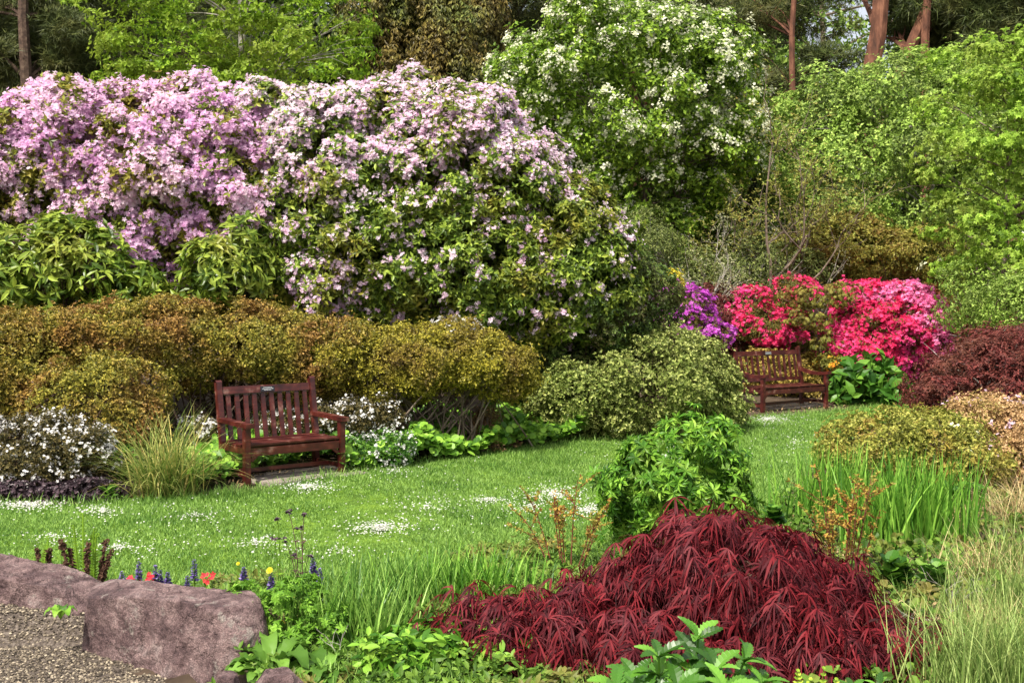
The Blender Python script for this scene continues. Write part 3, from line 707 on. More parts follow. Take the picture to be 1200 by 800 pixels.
# big green bush-tree at right and yellow-green maple
MID = leafmat('mid_green_leaves', [(.10,.19,.03),(.20,.34,.06),(.34,.48,.13)], [(.06,.10,.03),(.12,.18,.05),(.20,.27,.09)], .9, transl=.35)
plant('tree', 'broad mid-green leafy tree below the orange pine trunks', 'tree',
      [b(1040,168,27.5,95,62,2.2), b(1000,200,27.1,70,75,1.8), b(1090,200,27.1,80,90,2), b(1050,130,27.5,75,30,1.8), b(1130,145,27.5,50,50,1.8), b(960,150,27.5,40,50,1.4), b(1000,275,27.5,80,40,2), b(1100,285,27.5,80,40,2)],
      MID, DIA(.3), .085, 3, .4, cover=1.0, sp=.55, keep=.8, rough=.42, flat=1., droop=.2, inner=.3, stems=70, stem_r=.035, trunk=[trunk_path(1040, 27.5, 6, .2, .12), trunk_path(1065, 27.5, 5.5, .5, .09)], part='crown', stem_mat=GREYBARK)
YG = leafmat('yellow_green_leaves', [(.10,.21,.025),(.20,.36,.04),(.30,.46,.08)], [(.20,.31,.05),(.32,.42,.09),(.18,.28,.05)], .9, transl=.45)
plant('maple_tree', 'bright yellow-green maple filling the right edge', 'tree',
      [b(1175,120,21,60,60,1.5), b(1200,210,20.6,80,80,1.6), b(1150,190,20.8,60,70,1.4), b(1180,300,20.8,62,62,1.4), b(1230,130,21,60,80,1.5), b(1140,260,21,45,50,1.2)],
      YG, PALM(5,110,.3,.22), .075, 2, .4, cover=.95, sp=.45, keep=.8, rough=.3, flat=.5, inner=.25, stems=40, stem_r=.03, trunk=[trunk_path(1170, 21, 5.5, .3, .09), trunk_path(1215, 21, 5.5, -.2, .08)], part='crown',
      flowers=dict(n=500, size=.04, m=4, mat=CREAM, pj=.03, part='blossom', prob=lambda p: (p[:,2] < 3.2)*.5))
# bronze sparse tree with visible dark branches
BRZ = leafmat('bronze_leaves', [(.14,.11,.03),(.22,.22,.05),(.24,.30,.08)], [(.10,.15,.04),(.16,.22,.06),(.28,.20,.08)], 1., transl=.35)
def sparse(name, label, px, Y, dirs, L, r, depth, leafm, barkm, size, nper, cat='tree', lf=None, gr=.05, seg=4):
    x = (px-600)/F*Y; root = np.array([x, Y, float(ground(x, Y))]); e = empty(name, root, label, cat); g = Geo(); out = []
    for d in dirs: bare(g, root-np.array([0,0,.05]), d, L*random.uniform(.9, 1.1), r, depth, out, .55, seg, gr)
    g.build('branches', barkm, e, root)
    if leafm:
        out = np.array(out); pt = np.repeat(out, nper, 0)+rng.normal(0, size*2.2, (len(out)*nper, 3)); lg = Geo()
        ok = pt[:,2] > ground(pt[:,0], pt[:,1])+.05; pt = pt[ok]
        scatter(lg, pt, rng.normal(0, .5, pt.shape)+np.array([0,-.3,1]), lf or DIA(.28), 3, .3, size, .3, .4); lg.build('leaves', leafm, e, root)
    return e
sparse('tree', 'sparse bronze-leaved tree with dark bending branches right of the white-flowered tree', 893, 23.6, [(.12,0,1),(.4,-.1,1),(-.12,.1,1),(.2,.1,1)], 2.3, .055, 4, BRZ, BARK, .06, 4, gr=.12)
sparse('tree', 'nearly leafless pale-twigged tree in front of the slim pine', 880, 29, [(-.1,0,1),(.25,0,1)], 3.2, .06, 4, None, GREYBARK, .05, 1)
GRL = leafmat('grey_green_leaves', [(.12,.14,.08),(.22,.25,.15),(.38,.40,.28)], transl=.25)
sparse('shrub', 'grey lichen-covered shrub tangled below the white-flowered tree', 850, 24., [(-.8,-.2,1),(-.3,-.1,1),(.3,0,1),(-1.2,0,.8),(.8,-.1,.9)], 1.3, .035, 4, GRL, GREYBARK, .035, 3, 'shrub')
OLV = leafmat('olive_leaves', [(.09,.10,.02),(.17,.18,.035),(.27,.26,.06)], [(.16,.10,.03),(.25,.16,.05),(.13,.15,.03)], 1.4, transl=.25)
plant('shrub', 'olive and bronze rounded shrub above the crimson azalea', 'shrub', [b(1010,295,25.,66,34,1.2), b(1075,300,25.,52,34,1.1), b(955,292,25.,40,26,1.), b(1000,268,25.3,34,18,.8)], OLV, DIA(.26), .06, 4, .4, cover=1., sp=.4, rough=.3, flat=.5, inner=.4, stems=24)
plant('shrub', 'dull green shrub with grey stems behind the purple azalea', 'shrub', [b(880,320,24.3,70,26,1.), b(820,325,24.3,40,24,.9), b(760,295,24.3,36,40,1)], leafmat('dull_green_leaves', [(.05,.08,.025),(.10,.14,.04),(.18,.22,.08)], transl=.25), DIA(.2), .06, 3, .4, cover=.7, sp=.35, rough=.3, inner=.3, stems=60, stem_mat=GREYBARK)

# ------------------------------------------------------------------ rhododendrons
PINKC = leafmat('pink_petals', [(.76,.42,.70),(.84,.54,.79),(.90,.69,.86)], [(.82,.54,.70),(.89,.70,.80),(.92,.82,.87)], .7, transl=.42, rough=.6)
PALEC = leafmat('pale_pink_petals', [(.80,.49,.70),(.86,.62,.79),(.90,.76,.87)], [(.84,.62,.77),(.90,.76,.85),(.92,.85,.90)], .7, (.4,.6), transl=.42, rough=.6)
RHO = leafmat('rhododendron_leaves', [(.05,.08,.012),(.10,.15,.02),(.19,.24,.04)], [(.14,.13,.02),(.24,.22,.04),(.16,.13,.03)], 1.3, (.42,.6), transl=.22, rough=.4)
RHO2 = leafmat('rhododendron_green', [(.035,.075,.010),(.09,.16,.02),(.22,.31,.05)], [(.09,.11,.015),(.19,.20,.035),(.20,.15,.03)], 1.1, (.46,.66), transl=.22, rough=.4)
plant('rhododendron', 'large rhododendron smothered in dense lilac-pink flowers at the left', 'rhododendron',
      [b(60,230,16.6,130,105,1.5), b(180,215,16.6,130,100,1.5), b(120,160,16.9,80,42,1.2), b(230,160,16.9,80,50,1.2), b(-60,235,16.6,120,95,1.5), b(280,220,16.7,80,90,1.3), b(120,280,16.4,120,70,1.2), b(20,185,16.9,80,42,1.2)],
      RHO, DIA(.22), .085, 4, .5, cover=.9, sp=.30, inner=.8, stems=40, stem_r=.025, rough=.11,
      flowers=dict(n=27000, size=.029, m=9, tilt=.3, mat=PINKC, pj=.028, up=.55, part='blossom',
                   prob=lambda p: np.clip((noise1(p, 2.6, 4.)-.08)*3, 0.02, 1)*np.clip((p[:,2]-1.7)/.9, .1, 1)))
def rprob(p):
    top = np.clip((p[:,2]-(3.0+.12*(p[:,0]+1.5)))/1.3, 0, 1)**1.2          # dense towards the top
    low = .14*(noise1(p, 2.2, 2.) > .4)
    patch = .55*np.exp(-(((p[:,0]+2.45)/.42)**2+((p[:,2]-2.15)/.55)**2))
    return np.clip(top*np.clip((noise1(p, 2.8, 1.)-.02)*2.6, .08, 1)+low+patch, 0, 1)
plant('rhododendron', 'largest rhododendron, pale pink on top with glossy green lower leaves, in the centre', 'rhododendron',
      [b(400,235,16.8,120,115,1.5), b(500,230,16.8,130,118,1.5), b(575,246,16.9,98,92,1.4), b(640,290,16.9,85,76,1.3), b(350,160,17,75,45,1.2), b(530,150,17,76,36,1.2), b(430,310,16.5,120,85,1.3), b(540,320,16.5,125,85,1.3), b(665,325,16.7,85,78,1.2), b(385,335,16.4,85,60,1.1), b(450,150,17,70,38,1.2), b(610,345,16.5,75,58,1.1)],
      RHO2, LANCE(.2), .08, 4, .5, cover=1.2, sp=.26, inner=.8, stems=60, stem_r=.03, rough=.11,
      flowers=dict(n=36000, size=.027, m=8, tilt=.3, mat=PALEC, pj=.024, up=.55, part='blossom', prob=rprob))
DKG = leafmat('dark_shrub_leaves', [(.02,.045,.012),(.05,.10,.02),(.11,.18,.04)], [(.06,.05,.025),(.10,.09,.04),(.09,.12,.03)], 1.3, transl=.2)
plant('shrub', 'dark shady green shrub between the central rhododendron and the pale one', 'shrub', [b(690,370,16.6,70,45,1.), b(745,350,17.5,45,52,1.), b(640,405,16.6,48,34,.8), b(640,450,16.8,60,36,.8)], DKG, DIA(.24), .05, 4, .4, cover=1.1, sp=.25, inner=.6, stems=30)
# long-leaved green shrubs at the left
LONG = leafmat('long_leaves', [(.035,.08,.01),(.09,.16,.02),(.22,.30,.05)], [(.22,.26,.04),(.32,.34,.07),(.14,.20,.03)], 1.4, (.5,.65), transl=.25, rough=.35)
plant('shrub', 'long-leaved glossy green shrub at the left edge below the pink flowers', 'shrub', [b(40,330,15,70,55,.9), b(110,325,15,60,50,.8), b(-20,310,15,50,60,.8), b(150,345,15,35,32,.6), b(80,285,15.2,35,25,.6)], LONG, LANCE(.15,.05,.3), .15, 6, .35, cover=1.0, sp=.28, inner=.6, inner_scale=1, stems=30)
plant('shrub', 'smaller long-leaved shrub right of the first, against the rhododendron', 'shrub', [b(262,325,15,45,42,.7), b(235,350,14.9,40,25,.5), b(285,290,15.1,22,28,.4)], LONG, LANCE(.15,.05,.3), .14, 6, .35, cover=1.1, sp=.25, inner=.6, inner_scale=1, stems=20)

# ------------------------------------------------------------------ bronze azalea hedge mounds
HEDGE = leafmat('bronze_azalea_leaves', [(.07,.085,.014),(.17,.18,.03),(.33,.30,.06)], [(.10,.05,.02),(.21,.115,.04),(.31,.19,.065)], 1.3, (.42,.6), transl=.25, rough=.45)
HEDGEG = leafmat('gold_azalea_leaves', [(.08,.09,.012),(.19,.19,.025),(.36,.33,.05)], [(.09,.06,.02),(.16,.11,.035),(.22,.18,.04)], 1.6, (.46,.64), transl=.25, rough=.45)
HK = dict(leaf=DIA(.27), size=.032, m=4, tilt=.7, cover=1.3, sp=.2, rough=.17, inner=.4, inner_scale=1.6, stems=60, stem_r=.014, up=.4, base_spread=.5, flat=.8)
plant('azalea_shrub', 'long bronze-leaved azalea mound behind the left bench', 'azalea', [b(170,395,13.9,120,34,.8), b(270,405,14.2,110,38,.8), b(350,415,14.3,80,38,.7), b(80,400,14,100,36,.9), b(250,380,14.4,120,22,.7), b(370,440,14.2,45,24,.5)], HEDGE, **HK)
plant('azalea_shrub', 'bronze azalea mound cut off by the left edge', 'azalea', [b(10,420,13.2,70,45,.8), b(-50,430,13.2,70,45,.8), b(40,460,12.9,45,35,.5)], HEDGE, **HK)
plant('azalea_shrub', 'front bronze azalea mound above the white flowers at the left', 'azalea', [b(120,465,12.5,62,45,.6), b(80,475,12.4,40,35,.45), b(150,495,12.3,40,25,.4)], HEDGE, **HK)
HK2 = dict(HK); HK2.update(stems=90, stem_mat=BARK)
plant('azalea_shrub', 'golden yellow azalea mound with bare lower twigs right of the left bench', 'azalea', [b(430,425,14.4,60,32,.7), b(505,420,14.4,80,30,.7), b(575,428,14.4,50,27,.7), b(400,420,14.3,45,34,.6), b(520,402,14.5,62,16,.6), b(470,450,14.2,40,20,.5), b(600,440,14.2,24,20,.4)], HEDGEG, **HK2)
BRN = leafmat('dry_brown_leaves', [(.10,.06,.03),(.18,.11,.06),(.26,.17,.09)], transl=.2)
sparse('shrub', 'dried brown twiggy shrub beneath the golden azalea', 575, 14.6, [(-.6,-.2,1),(.5,-.2,1),(0,-.2,1),(.9,0,.8),(-1,0,.8),(.2,.3,1),(-.3,-.5,1)], .24, .009, 4, BRN, BARK, .018, 3, 'shrub')
sparse('shrub', 'bare brown twiggy shrub just right of the left bench back', 470, 14.2, [(-.6,-.2,1),(.5,-.2,1),(0,-.2,1),(.2,.3,1)], .2, .009, 4, BRN, BARK, .015, 1, 'shrub')
WHF = leafmat('white_petals', [(.72,.71,.68),(.84,.83,.80),(.88,.86,.85)], transl=.25)
plant('azalea_shrub', 'small white-flowered azalea atop the golden mound', 'azalea', [b(538,388,14.9,22,14,.3), b(498,394,14.9,14,10,.2)], OLV, DIA(.25), .035, 4, .5, cover=1.3, sp=.12, stems=10, stem_r=.008, flowers=dict(n=160, size=.032, m=3, mat=WHF, pj=.02))
# pale green rhododendron, centre
PALEG = leafmat('pale_green_leaves', [(.07,.105,.022),(.15,.20,.05),(.32,.36,.14)], [(.09,.14,.03),(.17,.24,.06),(.31,.37,.13)], 1.2, transl=.2, rough=.45)
plant('rhododendron', 'low spreading pale green rhododendron without flowers in the centre', 'rhododendron', [b(680,470,15.8,60,38,.7), b(745,455,16.2,75,48,.9), b(805,455,16.8,62,46,.9), b(838,474,17.2,34,22,.5), b(770,420,17,62,30,.8), b(720,490,15.9,45,20,.4)], PALEG, DIA(.26), .048, 5, .75, cover=1.4, sp=.24, rough=.22, inner=.5, stems=40, stem_r=.014, up=.6)
#@@MIDR
# ------------------------------------------------------------------ right back azaleas
RED = leafmat('crimson_petals', [(.62,.015,.09),(.82,.04,.18),(.86,.10,.28)], [(.72,.03,.24),(.82,.08,.34),(.86,.16,.42)], .7, (.45,.6), transl=.3, rough=.6)
BPINK = leafmat('bright_pink_petals', [(.75,.10,.32),(.85,.22,.48),(.88,.35,.58)], transl=.3, rough=.6)
MAG = leafmat('magenta_petals', [(.35,.03,.36),(.52,.07,.52),(.65,.18,.62)], transl=.3, rough=.6)
DKRED = leafmat('dark_azalea_leaves', [(.05,.07,.015),(.10,.10,.025),(.16,.12,.03)], transl=.2)
plant('azalea_shrub', 'vivid crimson-pink azalea in full flower, largest, right of the far bench', 'azalea', [b(1030,395,22.6,66,42,1.0), b(1072,392,22.6,40,34,.8), b(1000,412,22.4,48,36,.7), b(1020,358,22.9,36,22,.8), b(1058,415,22.3,40,24,.6)], DKRED, DIA(.25), .035, 4, .5, cover=.9, sp=.2, inner=.7, stems=30,
      flowers=dict(n=12000, size=.036, m=4, tilt=.3, mat=RED, pj=.025, up=.7, part='blossom', prob=lambda p: np.clip((noise1(p, 3.4, 6.)-.08)*4, .1, 1)))
plant('azalea_shrub', 'bright candy-pink azalea spray topping the crimson azalea', 'azalea', [b(1050,345,22.5,36,9,.5), b(1088,378,22.,22,9,.4), b(1078,360,22.2,22,9,.4), b(1098,404,21.8,14,9,.3)], DKRED, DIA(.25), .035, 4, .5, cover=.5, sp=.16, inner=.5, stems=12,
      flowers=dict(n=3200, size=.036, m=4, tilt=.3, mat=BPINK, pj=.025, up=.7, part='blossom'))
plant('azalea_shrub', 'crimson azalea directly behind the far bench backrest', 'azalea', [b(895,385,22.6,38,26,.7), b(880,365,22.7,22,20,.5), b(930,390,22.6,35,26,.6), b(930,345,23,26,18,.5)], DKRED, DIA(.25), .035, 4, .5, cover=1.1, sp=.19, inner=.8, stems=20,
      flowers=dict(n=4200, size=.036, m=4, tilt=.3, mat=RED, pj=.025, up=.7, part='blossom', prob=lambda p: np.clip((noise1(p, 3.2, 3.)-.25)*3, .03, 1)))
SMAP = leafmat('olive_maple_leaves', [(.06,.07,.015),(.13,.15,.03),(.22,.22,.05)], [(.14,.08,.025),(.22,.12,.04),(.12,.13,.03)], 1.6, transl=.3)
plant('maple_tree', 'small olive-green maple in front of the crimson azalea', 'maple', [b(960,350,21.9,32,11,.4), b(948,374,21.8,24,12,.4), b(966,402,21.8,15,18,.3), b(985,340,22,18,9,.4), b(925,350,21.9,18,8,.3)], SMAP, PALM(5,100,.3,.18), .055, 2, .2, cover=.8, sp=.2, droop=.4, flat=.4, inner=.4, stems=24, trunk=[trunk_path(962, 21.9, 1.9, .0, .035)], stem_r=.012, part='crown')
plant('azalea_shrub', 'magenta-purple azalea left of the far bench', 'azalea', [b(805,372,20.5,24,30,.5), b(830,393,20.3,24,15,.4), b(795,352,20.8,14,14,.3)], DKRED, DIA(.25), .035, 4, .5, cover=1., sp=.17, inner=.8, stems=16,
      flowers=dict(n=1500, size=.034, m=4, tilt=.3, mat=MAG, pj=.025, up=.7, part='blossom', prob=lambda p: np.clip((noise1(p, 4.2, 3.)-.25)*3, .05, 1)))
BURG = leafmat('burgundy_leaves', [(.05,.012,.014),(.11,.025,.028),(.18,.05,.05)], [(.08,.03,.025),(.14,.06,.045),(.10,.04,.03)], 1.3, transl=.3)
plant('shrub', 'dusky burgundy-leaved shrub between the purple and crimson azaleas', 'shrub', [b(840,375,23,36,26,.6), b(850,400,22.8,26,16,.4), b(835,352,23.2,30,14,.5)], BURG, DIA(.28), .035, 4, .5, cover=1.3, sp=.2, inner=.7, stems=16)
plant('shrub', 'small yellow-leaved shrub above the purple azalea', 'shrub', [b(785,332,21.3,13,11,.3)], leafmat('yellow_leaves', [(.40,.36,.03),(.55,.48,.06)], transl=.3), DIA(.25), .04, 4, .5, cover=1.6, sp=.13, stems=8, stem_r=.01)
RGR = leafmat('red_tipped_leaves', [(.11,.10,.025),(.20,.15,.04),(.28,.17,.06)], [(.24,.07,.04),(.34,.10,.06),(.20,.10,.04)], 2, (.48,.62), transl=.25)
plant('shrub', 'bronze-red tipped shrub right of the crimson azalea', 'shrub', [b(1130,372,24,50,24,.7), b(1150,388,22,36,20,.5), b(1110,348,24.2,36,14,.5)], RGR, DIA(.26), .04, 4, .5, cover=1.4, sp=.2, inner=.8, stems=20)
plant('shrub', 'green shrub with pale sprays at the foot of the yellow-green maple', 'shrub', [b(1185,355,19,45,36,.7), b(1150,345,20,30,30,.6)], MID, DIA(.26), .05, 3, .4, cover=1.0, sp=.3, rough=.4, inner=.4, stems=20)
# yellow/orange polyanthus by bench arm
YEL = leafmat('orange_petals', [(.75,.35,.03),(.80,.60,.05),(.85,.15,.03)], transl=.2)
plant('wallflower', 'orange and yellow flowers beside the far bench arm', 'flower', [b(972,425,21.6,14,9,.25)], SMAP, DIA(.2), .05, 4, .6, cover=1.2, sp=.1, stems=8, stem_r=.006, flowers=dict(n=70, size=.022, m=3, mat=YEL, pj=.015))
plant('shrub', 'olive-green low shrub seen through the far bench slats', 'shrub', [b(905,440,22.0,50,26,.35), b(960,455,22.0,30,20,.3)], leafmat('speckled_leaves', [(.10,.09,.02),(.22,.17,.04),(.40,.32,.09)], transl=.25), DIA(.26), .045, 4, .5, cover=1.4, sp=.18, stems=16)
# hosta / broad-leaf clump
BROAD = leafmat('broad_leaves', [(.02,.075,.012),(.045,.14,.018),(.11,.23,.035)], transl=.25, rough=.4)
plant('hosta', 'clump of broad pointed green leaves right of the far bench', 'hosta', [b(1022,450,21.2,34,24,.45), b(1008,462,20.9,20,14,.3), b(1045,462,20.8,18,14,.3)], BROAD, LANCE(.26,.1,.35), .24, 3, .7, cover=1.4, sp=.22, droop=-.2, stems=0, inner=.3, inner_scale=1)
# burgundy shrub maple, right
plant('maple_tree', 'upright-spreading burgundy maple with pale twigs at the right edge', 'maple', [b(1135,440,16.5,62,34,.8), b(1200,430,16.5,60,38,.9), b(1105,464,16,40,20,.6), b(1165,465,15.8,60,22,.6), b(1230,450,16,50,36,.8), b(1185,405,17,50,16,.6)], BURG, DIA(.2), .05, 4, .3, cover=.9, sp=.26, rough=.3, droop=.3, flat=.6, inner=.5, stems=60, stem_r=.018, trunk=[trunk_path(1165, 16.5, 1.3, 0, .05)], stem_mat=GREYBARK, part='crown')
# right middle
YAZ = leafmat('yellow_azalea_leaves', [(.09,.12,.02),(.19,.22,.04),(.32,.33,.09)], [(.24,.12,.04),(.34,.20,.07),(.28,.26,.05)], 2.2, (.5,.66), transl=.25)
plant('azalea_shrub', 'low yellow-green azalea right of the lawn below the burgundy maple', 'azalea', [b(1030,515,11.8,50,26,.5), b(1085,520,11.6,55,30,.5), b(1130,545,11.3,40,26,.4), b(1000,535,11.8,30,18,.3)], YAZ, DIA(.27), .035, 4, .6, cover=1.4, sp=.18, rough=.35, inner=.5, stems=50, stem_r=.01, flowers=dict(n=60, size=.022, m=3, mat=CREAM, pj=.02, prob=lambda p: (p[:,0] > 4.2)*.9))
PKB = leafmat('pinkish_leaves', [(.20,.13,.06),(.36,.24,.13),(.48,.34,.22)], [(.17,.17,.04),(.28,.26,.07),(.40,.26,.18)], 2, transl=.25)
plant('shrub', 'pinkish-brown low shrub at the right edge under the burgundy maple', 'shrub', [b(1165,492,12.6,48,24,.5), b(1205,500,12.4,40,32,.5), b(1190,540,11.8,35,24,.4)], PKB, DIA(.27), .032, 4, .6, cover=1.6, sp=.16, inner=.8, stems=40, stem_r=.01, flowers=dict(n=120, size=.022, m=3, mat=PALEC, pj=.02))

# ------------------------------------------------------------------ flowers round the left bench
WL = leafmat('white_azalea_leaves', [(.03,.035,.015),(.065,.06,.025),(.12,.10,.04)], transl=.2)
FW = dict(size=.0155, m=6, tilt=.3, mat=WHF, pj=.02, up=.6, part='blossom')
plant('azalea_shrub', 'low white-flowering azalea at the far left beside the lawn', 'azalea', [b(10,540,11.4,45,32,.35), b(-40,530,11.5,45,40,.4)], WL, DIA(.26), .03, 4, .5, cover=1.2, sp=.16, rough=.3, stems=24, stem_r=.008, flowers=dict(n=260, **FW))
plant('azalea_shrub', 'white-flowering azalea mound between the far-left one and the grass tuft', 'azalea', [b(75,530,11.5,36,36,.35), b(105,528,11.4,28,28,.3), b(55,505,11.8,22,16,.25)], WL, DIA(.26), .03, 4, .5, cover=1.1, sp=.16, rough=.3, stems=24, stem_r=.008, flowers=dict(n=330, **FW))
plant('azalea_shrub', 'white-flowering azalea behind the right arm of the left bench', 'azalea', [b(430,485,13.6,36,16,.3), b(385,490,13.7,30,14,.25), b(330,502,13.75,40,14,.25)], WL, DIA(.26), .03, 4, .5, cover=1.2, sp=.14, stems=20, stem_r=.008, flowers=dict(n=300, **FW))
plant('azalea_shrub', 'small white-flowering azalea in front of the heart-shaped leaves', 'azalea', [b(455,525,12.9,28,16,.25), b(425,530,12.8,15,18,.2)], BROAD, DIA(.26), .035, 4, .5, cover=.9, sp=.13, stems=10, stem_r=.006, flowers=dict(n=120, **FW))
plant('azalea_shrub', 'few white-flowered twigs left of the left bench back', 'azalea', [b(238,503,13.1,20,13,.25)], WL, DIA(.26), .03, 4, .5, cover=1.2, sp=.13, stems=10, stem_r=.006, flowers=dict(n=90, **FW))
AJ = leafmat('purple_black_leaves', [(.02,.015,.022),(.05,.035,.055),(.09,.065,.09)], transl=.15, rough=.35)
tag(plant('bugle_patch', 'dark purple-black leafy patch along the lawn edge at the left', 'ground cover plant', [b(20,578,11.0,60,9,.22), b(95,576,11.0,42,9,.2), b(-60,576,11.2,50,9,.22)], AJ, ROUND(.35,6), .035, 3, .5, cover=1.0, sp=.12, stems=0, flat=.6), group=None)
# heart-leaved ground cover
HEART = leafmat('heart_leaves', [(.05,.15,.02),(.11,.26,.03),(.22,.40,.06)], transl=.3, rough=.4)
def patch(name, label, px, n, size, h, mat, tl, m=1, kind='stuff', tilt=.25, lump=.6, cat='ground cover'):
    poly = np.array([G(a, c)[:2] for a, c in px]); p = rand_in(poly, n); g = Geo(); bp = on_ground(p)
    bp[:,2] += h*(.35+lump*noise1(bp, 3.5, 1.))*rng.uniform(.45, 1.1, n)
    scatter(g, bp, np.tile([0,-.45,1.], (n, 1))+rng.normal(0, .3, (n, 3)), tl, m, tilt, size, .35, .3)
    return tag(g.build(name, mat), label, cat, kind=kind)
patch('heart_leaf_cover', 'bright heart-shaped leaves carpeting the edge right of the left bench', [(400,560),(560,537),(680,521),(690,512),(640,500),(480,515),(400,528)], 9000, .085, .40, HEART, ROUND(.45,7))
patch('heart_leaf_cover', 'bright heart-shaped leaves beneath and behind the left bench', [(215,583),(262,572),(300,560),(400,545),(420,520),(300,525),(215,548)], 4200, .085, .30, HEART, ROUND(.45,7))
# ornamental sedge tuft by the bench
SEDGE = leafmat('sedge_blades', [(.07,.14,.025),(.16,.25,.06),(.34,.40,.14),(.40,.34,.14)], transl=.3)
def tuft(name, label, px, py, z0, n, L, wid, mat, spread=.15, lean=(.0,.5), bend=(.3,1.4), segs=6, cat='grass', h=None, ell=.6, group=None):
    c = G(px, py); g = Geo(); base = np.stack([rng.normal(0, spread, n), rng.normal(0, spread*ell, n), np.zeros(n)], 1); base[:,:2] += c[:2]; base[:,2] = ground(base[:,0], base[:,1])-.01
    az = rng.uniform(0, 6.28, n); blades(g, base, az, rng.uniform(*lean, n), L*rng.uniform(.55, 1.1, n), wid*rng.uniform(.6, 1.2, n), rng.uniform(*bend, n), segs)
    loc = np.array([c[0], c[1], float(ground(c[0], c[1]))])
    o = g.build(name, mat, None, loc); return tag(o, label, cat, group)
tuft('sedge_tuft', 'large arching variegated sedge tuft left of the left bench', 196, 582, 0, 620, 1.0, .013, SEDGE, .13, (.0,.8), (.3,1.7), 8)
# small bright sprouts
SPR = leafmat('sprout_leaves', [(.06,.17,.015),(.12,.28,.03),(.18,.35,.05)], transl=.4)
def sprout(name, label, px, py, h, leafL, m, k, tl=None, cat='plant', mat=SPR):
    c = G(px, py); c[2] = float(ground(c[0], c[1])); e = empty(name, c, label, cat); g = Geo(); sg = Geo()
    for q in range(k):
        off = np.array([rng.normal(0, .04), rng.normal(0, .03), 0]) if k > 1 else np.zeros(3)
        top = c+off+np.array([rng.normal(0, .03), rng.normal(0, .02), h*random.uniform(.7, 1)])
        tube(sg, [c+off, (c+off+top)/2, top], [.004,.004,.002], 5)
        hh = np.linspace(.15, 1, m); pts = (c+off)[None]+(top-c-off)[None]*hh[:,None]
        scatter(g, pts, np.tile([0,-.1,1.], (m, 1)), tl or LANCE(.2,.1,.2), 4, .7, leafL, .25, .2)
    sg.build('stem', mat, e, c); g.build('leaves', mat, e, c); return e
sprout('seedling', 'small bright green leafy sprout on the lawn edge left of the sedge', 126, 588, .16, .09, 5, 2)
sprout('hosta', 'bright pointed leaves amid white azalea flowers', 85, 565, .38, .2, 3, 1, LANCE(.25,.1,.3))
sprout('hosta', 'light green narrow-leaved plant between azalea and sedge', 140, 568, .30, .16, 5, 3)

# ------------------------------------------------------------------ monkshood mound
MONK = leafmat('monkshood_leaves', [(.03,.11,.012),(.075,.21,.02),(.17,.34,.045)], [(.06,.14,.015),(.13,.25,.03),(.24,.36,.06)], 5, (.5,.65), transl=.3, rough=.42)
plant('monkshood', 'lush rounded clump of deeply cut bright green leaves on the lawn edge', 'plant', [b(797,568,8.4,80,50,.45), b(800,530,8.5,52,40,.36), b(772,590,8.5,50,40,.38), b(822,590,8.5,48,40,.38), b(797,612,8.5,62,26,.35)], MONK, PALM(5,105,.3,.13), .085, 3, .35, cover=1.8, sp=.18, rough=.12, droop=.35, inner=.5, inner_scale=1.2, stems=50, stem_r=.006, up=.1, stem_mat=MONK)
# orange barberry sprigs
ORB = leafmat('orange_leaves', [(.24,.085,.03),(.36,.19,.05),(.38,.30,.07)], [(.17,.20,.04),(.28,.29,.06),(.20,.22,.05)], 3, transl=.35)
REDTW = solid('red_twig', [(.10,.03,.02),(.20,.07,.04)], 12, .8, .3, 30)
def barberry(label, px, py, Y, hpx, wpx, n, nl=26):
    c = P(px, py, Y); c[2] = float(ground(c[0], c[1])); e = empty('barberry', c, label, 'barberry'); sg = Geo(); lp = []
    H = hpx*Y/F; W = wpx*Y/F
    for q in range(n):
        tx = rng.uniform(-1, 1)*W/2; top = c+np.array([tx, rng.normal(0, .12), H*random.uniform(.55, 1)])
        pth = curve(c+np.array([tx*.35, 0, 0]), top, .05, 7); tube(sg, pth, np.linspace(.006, .002, 7), 5)
        for t in np.linspace(.25, 1, nl):
            i = t*5.99; k = int(i); p = pth[k]*(1-i+k)+pth[min(6, k+1)]*(i-k); lp.append(p+rng.normal(0, .012, 3))
        for z in range(3):
            i = random.randint(3, 5); q2 = pth[i]+np.array([rng.normal(0, .09), rng.normal(0, .05), random.uniform(.05, .14)]); tube(sg, [pth[i], q2], [.003, .001], 4)
            for t in np.linspace(.3, 1, 7): lp.append(pth[i]*(1-t)+q2*t)
    g = Geo(); lp = np.array(lp); scatter(g, lp, rng.normal(0, .5, lp.shape)+np.array([0,-.2,1]), DIA(.3), 4, .4, .021, .35, .4)
    sg.build('twigs', REDTW, e, c); g.build('leaves', ORB, e, c)
barberry('orange-leaved barberry sprigs left of the bright green clump', 665, 665, 7.9, 115, 115, 9, 16)
barberry('orange-leaved barberry sprigs behind the right side of the red maple', 985, 655, 7.7, 140, 110, 13, 18)
# irises
IRIS = leafmat('iris_blades', [(.05,.17,.02),(.12,.30,.04),(.24,.44,.08)], transl=.4, rough=.4)
tuft('iris_clump', 'tall bright green iris clump on the right behind the orange barberry', 1070, 640, 0, 520, .78, .018, IRIS, .24, (.0,.25), (.05,.55), 5, 'iris')
tuft('iris_clump', 'green iris clump left of the tallest one on the right bank', 975, 610, 0, 360, .70, .017, IRIS, .2, (.0,.25), (.05,.5), 5, 'iris')
tuft('iris_clump', 'shorter iris clump between the two taller ones', 1025, 635, 0, 220, .6, .016, IRIS, .15, (.0,.3), (.05,.6), 5, 'iris')
IRB = leafmat('bluish_blades', [(.05,.15,.025),(.12,.27,.05),(.24,.40,.10)], transl=.35, rough=.4)
tuft('grass_clump', 'upright blue-green grass clump at the lower left of centre', 410, 755, 0, 520, .44, .013, IRB, .17, (.0,.35), (.1,.8), 5)
